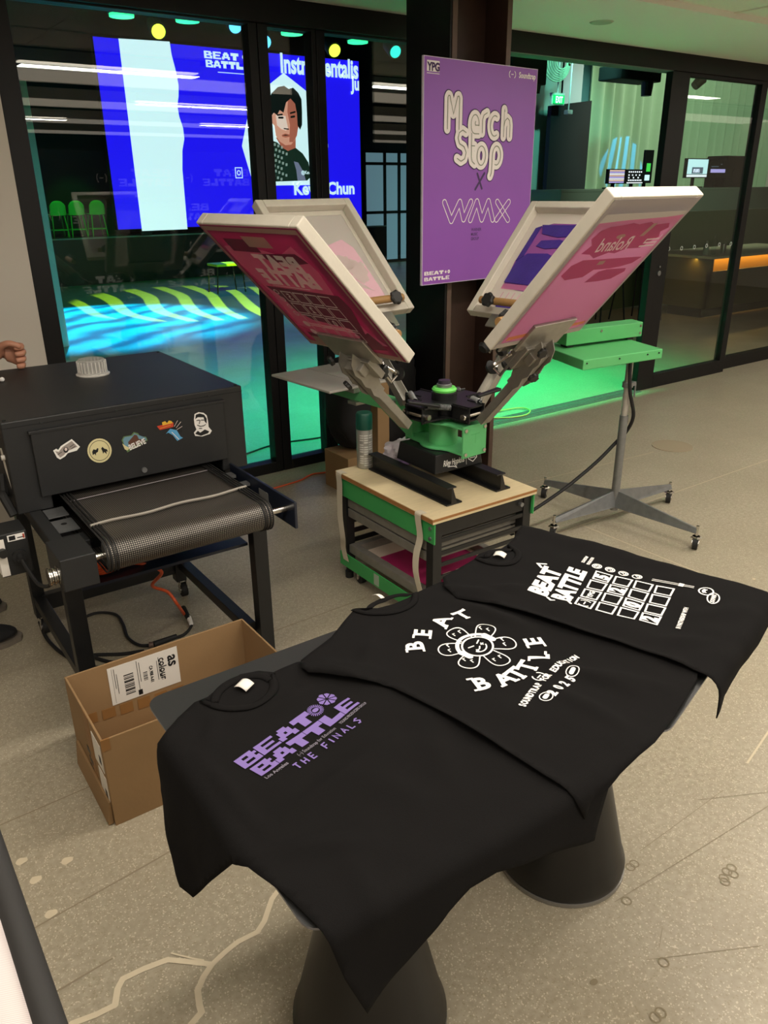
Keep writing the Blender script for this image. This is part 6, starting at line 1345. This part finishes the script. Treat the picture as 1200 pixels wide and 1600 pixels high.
# ================================================================ FLASH DRYER on its stand
fd = thing('flash_dryer', 'mint green flash dryer panel on a grey wheeled stand', 'flash dryer', (3.10, 2.355, 0))
sx_, sy_ = 3.10, 2.355
mb = MB(); mb.cyl((sx_, sy_, .06), (sx_, sy_, .56), .021, n=24); mb.build('pole', K['galv'], fd, smooth=True)
mb = MB(); mb.cyl((sx_, sy_, .56), (sx_, sy_, .845), .0165, n=24); mb.build('inner_pole', mat('worn_pale_tube', '#b3aea5', .4, .5, var=.2, vscale=20), fd, smooth=True)
mb = MB(); mb.cyl((sx_, sy_, .70), (sx_, sy_, .725), .026, n=20); mb.box((sx_ + .015, sy_ - .012, .702), (sx_ + .05, sy_ + .012, .722)); mb.tube([(sx_ + .05, sy_, .715), (sx_ + .06, sy_, .71), (sx_ + .062, sy_, .64)], .005, 6); mb.build('collar', K['galv'], fd, bev=.002)
for (x, y) in ((3.048, 2.79), (3.535, 2.335), (3.135, 1.895), (2.69, 2.385)):
    d = V((x - sx_, y - sy_, 0)); ln = d.length; d.normalize(); w = V((-d.y, d.x, 0)); M = Matrix(((d.x, w.x, 0, sx_), (d.y, w.y, 0, sy_), (0, 0, 1, 0), (0, 0, 0, 1)))
    mb = MB(M); mb.hexa([(.015, -.024, .085), (ln, -.014, .085), (ln, .014, .085), (.015, .024, .085), (.015, -.004, .165), (ln, -.006, .105), (ln, .006, .105), (.015, .004, .165)]); mb.hexa([(.015, -.026, .082), (ln, -.016, .082), (ln, .016, .082), (.015, .026, .082), (.015, -.026, .086), (ln, -.016, .086), (ln, .016, .086), (.015, .026, .086)]); L_ = mb.build('leg', K['galv'], fd, bev=.001)
    mb = MB(); c = V((x, y, .032)); e = V((.5, -.86, 0)); mb.cyl(c - e * .012, c + e * .012, .032, n=22); cs = mb.build('caster', K['rubber'], L_, smooth=True) if False else mb.build('caster', K['rubber'], fd, smooth=True)
    mb = MB(); mb.cyl(c - e * .016, c - e * .013, .018, n=14); mb.cyl(c + e * .013, c + e * .016, .018, n=14); mb.cyl((x, y, .062), (x, y, .118), .007, n=10); mb.cyl((x, y, .060), (x, y, .066), .018, n=14); mb.hexa([c + V(q) for q in ((-.02, -.02, .026), (.02, -.02, .026), (.02, .02, .026), (-.02, .02, .026), (-.014, -.014, .034), (.014, -.014, .034), (.014, .014, .034), (-.014, .014, .034))]); mb.build('caster_fork', K['chrome'], cs)
zt = .885; q = [onZ(848, 540, zt), onZ(912, 563, zt), onZ(1036, 545, zt)]; q.append(q[0] + q[2] - q[1])
mb = MB(); lo = [V((p.x, p.y, zt - .046)) for p in q]; mb.hexa(lo + [V((p.x, p.y, zt)) for p in q]); hp = mb.build('heater_panel', K['flash_green'], fd, bev=.004)
ex, ey = (q[2] - q[1]).normalized(), (q[0] - q[1]).normalized(); mb = MB()
for a in (.02, .22, .40, .475):
    p = q[1] + ex * a - ey * .0005 + V((0, 0, -.016)); mb.cyl(p, p - ey * .003, .004, n=8)
mb.build('screw', K['black_matte'], fd)
cb0 = q[1] + ex * .06 + ey * .245; mb = MB(); P = [cb0, cb0 + ex * .50, cb0 + ex * .50 + ey * .10, cb0 + ey * .10]; mb.hexa([p + V((0, 0, .014)) for p in P] + [p + V((0, 0, .085)) for p in P]); mb.build('control_box', K['flash_green'], fd, bev=.003)
mb = MB()
for a, z in ((.485, .032), (.485, .068), (.22, .066)): p = cb0 + ex * a + V((0, 0, z)); mb.cyl(p, p - ey * .004, .006, n=10)
mb.build('bolt', K['chrome'], fd)
mb = MB(); P = [cb0 + ex * .02 + ey * .02, cb0 + ex * .06 + ey * .02, cb0 + ex * .06 + ey * .08, cb0 + ex * .02 + ey * .08]; mb.hexa([p + V((0, 0, -.001)) for p in P] + [p + V((0, 0, .0145)) for p in P]); P = [p + ex * .40 for p in P]; mb.hexa([p + V((0, 0, -.001)) for p in P] + [p + V((0, 0, .0145)) for p in P]); mb.build('spacer', K['black_steel'], fd)
mb = MB(); mb.box((sx_ - .05, sy_ - .04, .835), (sx_ + .05, sy_ + .06, zt - .0455)); mb.build('pole_bracket', K['black_steel'], fd)
mb = MB(); mb.tube(curve([(sx_ - .045, sy_ - .035, .85), (sx_ - .04, sy_ - .036, .78), (sx_ - .02, sy_ - .036, .68), (sx_ + .035, sy_ - .028, .56), (sx_ + .05, sy_ + .01, .47), (sx_ + .005, sy_ + .035, .41), (sx_ - .12, sy_ + .06, .31), (sx_ - .32, sy_ + .10, .19), (sx_ - .55, sy_ + .15, .09), (sx_ - .80, sy_ + .24, .02), (sx_ - 1.0, sy_ + .40, .009)], 8), .009, 8); mb.build('power_cord', K['rubber'], fd, smooth=True)

# ================================================================ MESH CHAIR at the lower left
ch = thing('mesh_chair', 'pale mesh back of a black framed chair at the lower left', 'chair', (-.22, .62, 0)); K['chair_frame'] = mat('black_padded_frame', '#262524', .75)
def chair_mesh():
    m = mat('pale_woven_mesh', '#cfc6c4', .8); nt = m.node_tree; N = nt.nodes; L = nt.links; tc = N.new('ShaderNodeTexCoord'); w = N.new('ShaderNodeTexWave'); w.inputs['Scale'].default_value = 230; w.wave_type = 'BANDS'; w.bands_direction = 'DIAGONAL'; L.new(tc.outputs['Object'], w.inputs[0])
    mx = N.new('ShaderNodeMix'); mx.data_type = 'RGBA'; L.new(w.outputs['Fac'], mx.inputs[0]); mx.inputs[6].default_value = lin('#bfb5b4'); mx.inputs[7].default_value = lin('#d9d0ce'); L.new(mx.outputs[2], N['Principled BSDF'].inputs['Base Color']); return m
# the back leans far over; its right hand rail runs away from the camera
pA, pB = onZ(120, 1640, .80), onZ(-6, 1280, .80); rail = (pB - pA); rl = rail.normalized(); side = V((-1, 0, -.42)).normalized()
rail_c = [pA - rl * .12, pA + rl * .02, pB - rl * .02, pB + rl * .14, pB + rl * .20 + side * .05, pB + rl * .20 + side * .40, pB + rl * .14 + side * .46, pA + side * .46, pA - rl * .12 + side * .44, pA - rl * .16 + side * .06]
mb = MB(); mb.tube([p + side * .0165 for p in rail_c], .0165, 12, True); mb.build('back_frame', K['chair_frame'], ch, smooth=True)
mb = MB(); mb.grid(lambda u, w: pA - rl * .12 + rl * (rail.length + .30) * u + side * (.028 + .42 * w) + V((0, 0, .012 + .02 * math.sin(PI * w))), 8, 10); mb.build('back_mesh', chair_mesh(), ch, smooth=True, solid=.003, angle=180)
mb = MB(); mb.box((-.48, .42, .40), (-.06, .90, .45)); mb.build('seat', K['chair_frame'], ch, bev=.02)
mb = MB(); mb.cyl((-.27, .66, .40), (-.27, .66, .06), .025, n=14); mb.cyl((-.25, .62, .44), (-.20, .66, .62), .02, n=10); mb.build('column', K['black_steel'], ch)
for i in range(5):
    a = i * 2 * PI / 5 + 1.9; e = V((-.27 + .20 * math.cos(a), .66 + .20 * math.sin(a), .06)); mb = MB(); mb.cyl((-.27, .66, .085), e, .018, .012, n=8); mb.build('leg', K['black_steel'], ch)
    mb = MB(); mb.cyl(e + V((-.01, 0, -.0325)), e + V((.01, 0, -.0325)), .0265, n=14); mb.build('caster', K['rubber'], ch, smooth=True)

# ================================================================ PERSON, mostly outside the frame, hand on the dryer
pe = thing('person', 'person in black clothing resting a fist on the dryer, mostly out of frame', 'person', (.12, 3.15, 0))
def skin_mesh(name, verts, edges, radii, k, parent, root=0, sub=2):
    me = bpy.data.meshes.new(name); M = BASE[parent.name].inverted(); me.from_pydata([M @ V(v) for v in verts], edges, []); me.materials.append(K[k]); o = bpy.data.objects.new(name, me); COL.objects.link(o); o.parent = parent; BASE[o.name] = BASE[parent.name]
    m = o.modifiers.new('skin', 'SKIN'); m.use_smooth_shade = True; m.branch_smoothing = .6
    for i, r in enumerate(radii): me.skin_vertices[0].data[i].radius = (r, r) if not isinstance(r, tuple) else r; me.skin_vertices[0].data[i].use_root = (i == root)
    s = o.modifiers.new('sub', 'SUBSURF'); s.levels = sub; s.render_levels = sub; return o
HC = onZ(24, 578, .963) + V((0, .05, .0525))                               # middle of the fist
W_ = lambda a, b, c: V((a, b, c))
# one continuous body: pelvis, spine, neck, head, legs, arms, palms and fingers
vs2, es2, rs2 = [], [], []
def add(p, r, par=None):
    vs2.append(tuple(p)); rs2.append(r)
    if par is not None: es2.append((par, len(vs2) - 1))
    return len(vs2) - 1
pel = add((.06, 3.15, .93), (.155, .115)); sp1 = add((.06, 3.16, 1.10), (.14, .10), pel); sp2 = add((.07, 3.17, 1.30), (.16, .11), sp1); che = add((.08, 3.17, 1.42), (.13, .095), sp2); nk = add((.10, 3.17, 1.52), .055, che); hd0 = add((.12, 3.17, 1.60), .07, nk); hd1 = add((.13, 3.17, 1.69), .088, hd0); hd2 = add((.12, 3.17, 1.76), .07, hd1)
for sy in (-1, 1):
    hip = add((.06, 3.15 + sy * .10, .86), .088, pel); kn = add((.09, 3.14 + sy * .12, .50), .062, hip); an = add((.04, 3.12 + sy * .13, .10), .040, kn); add((.10, 3.11 + sy * .13, .05), .040, an)
sh = add((.10, 3.33, 1.40), .062, che); el = add((.18, 3.52, 1.13), .044, sh); fo = add((.36, HC.y + .05, 1.035), .038, el); wr = add(HC + V((-.072, .014, .006)), (.028, .026), fo); pm = add(HC + V((-.030, .008, .002)), (.032, .042), wr); kk = add(HC + V((.006, .004, .002)), (.026, .044), pm)
sh2 = add((.10, 3.01, 1.40), .062, che); el2 = add((.10, 2.95, 1.12), .044, sh2); wr2 = add((.16, 3.0, .90), .027, el2); pm2 = add((.17, 3.01, .83), (.034, .02), wr2)
for i in range(4): a = add((.165 + .004 * i, 2.985 + .018 * i, .79), .0095, pm2); add((.18 + .004 * i, 2.99 + .016 * i, .74 - .006 * (i in (1, 2))), .0085, a)
for i in range(4):                                                       # a fist on its side: fingers stacked, curled towards the camera
    z = .036 - .0235 * i; k = (1.0, 1.08, 1.0, .86)[i]
    a = add(HC + V((.026 * k, -.006, z)), .0135, kk); a = add(HC + V((.043 * k, -.026, z - .003)), .0130, a); a = add(HC + V((.034 * k, -.052, z - .006)), .0120, a); add(HC + V((.006, -.050, z - .006)), .0110, a)
th = add(HC + V((-.034, -.026, .040)), .0165, pm); th = add(HC + V((-.004, -.046, .050)), .0140, th); th = add(HC + V((.022, -.056, .040)), .0125, th); add(HC + V((.034, -.058, .030)), .0105, th)
body = skin_mesh('body', vs2, es2, rs2, 'skin', pe)
K['hair'] = mat('dark_hair', '#1c1613', .8)
mb = MB(Matrix.Translation((.12, 3.17, 1.715))); mb.rings([[V((.098 * math.cos(b) * math.cos(2 * PI * i / 24) - .012, .088 * math.cos(b) * math.sin(2 * PI * i / 24), .105 * math.sin(b))) for i in range(24)] for b in [.1 + (PI / 2 - .12) * j / 8 for j in range(9)]]); mb.build('hair', K['hair'], pe, smooth=True)
mb = MB(Matrix.Translation((.205, 3.17, 1.66)))
mb.lathe([(.010, -.018), (.014, -.008), (.006, .02)], Matrix.Rotation(0, 4, 'Y'), 10); mb.build('nose', K['skin'], pe, smooth=True)
mb = MB()
for s_ in (-1, 1): mb.cyl((.196, 3.17 + s_ * .03, 1.685), (.203, 3.17 + s_ * .03, 1.685), .009, n=10)
mb.cyl((.196, 3.15, 1.622), (.196, 3.19, 1.622), .006, n=8); mb.build('eyes_and_mouth', K['hair'], pe)
# clothes follow the same bones a little wider
vs2, es2, rs2 = [], [], []
pel = add((.06, 3.15, .90), (.172, .13)); sp1 = add((.06, 3.16, 1.10), (.158, .118), pel); sp2 = add((.07, 3.17, 1.30), (.176, .126), sp1); che = add((.08, 3.17, 1.42), (.145, .11), sp2); add((.095, 3.17, 1.475), .075, che)
sh = add((.10, 3.345, 1.395), .078, che); el = add((.18, 3.525, 1.13), .060, sh); fo = add((.36, HC.y + .052, 1.038), .050, el); add(HC + V((-.13, .024, .014)), .042, fo)
sh2 = add((.10, 2.995, 1.395), .078, che); el2 = add((.10, 2.945, 1.12), .060, sh2); add((.15, 2.99, .94), .044, el2)
skin_mesh('sweater', vs2, es2, rs2, 'cloth_black', pe)
vs2, es2, rs2 = [], [], []
pel = add((.06, 3.15, .93), (.165, .125))
for sy in (-1, 1): hip = add((.06, 3.15 + sy * .105, .84), .100, pel); kn = add((.09, 3.14 + sy * .12, .50), .076, hip); an = add((.045, 3.12 + sy * .13, .09), .060, kn)
skin_mesh('trousers', vs2, es2, rs2, 'cloth_black', pe)
K['sole'] = mat('pale_sole', '#6d655a', .7)
for sy in (-1, 1):
    y = 3.115 + sy * .13 - (.03 if sy < 0 else 0); mb = MB(); P = [(-.02, -.04), (.12, -.052), (.21, -.05), (.262, -.028), (.272, 0), (.262, .028), (.21, .05), (.12, .048), (-.02, .04), (-.045, 0)]
    mb.rings([[V((.07 + a * 1.0, y + b, z)) for a, b in [(p[0] * k, p[1] * k2) for p in P]] for z, k, k2 in ((.018, 1, 1), (.045, .985, 1.0), (.07, .86, .85), (.085, .62, .65), (.12, .26, .7))]); so = mb.build('shoe', K['cloth_black'], pe, smooth=True, sub=1)
    mb = MB(); mb.prism([(.07 + a * 1.02, y + b * 1.04) for a, b in P], 0.001, .019); mb.build('sole', K['sole'], so)
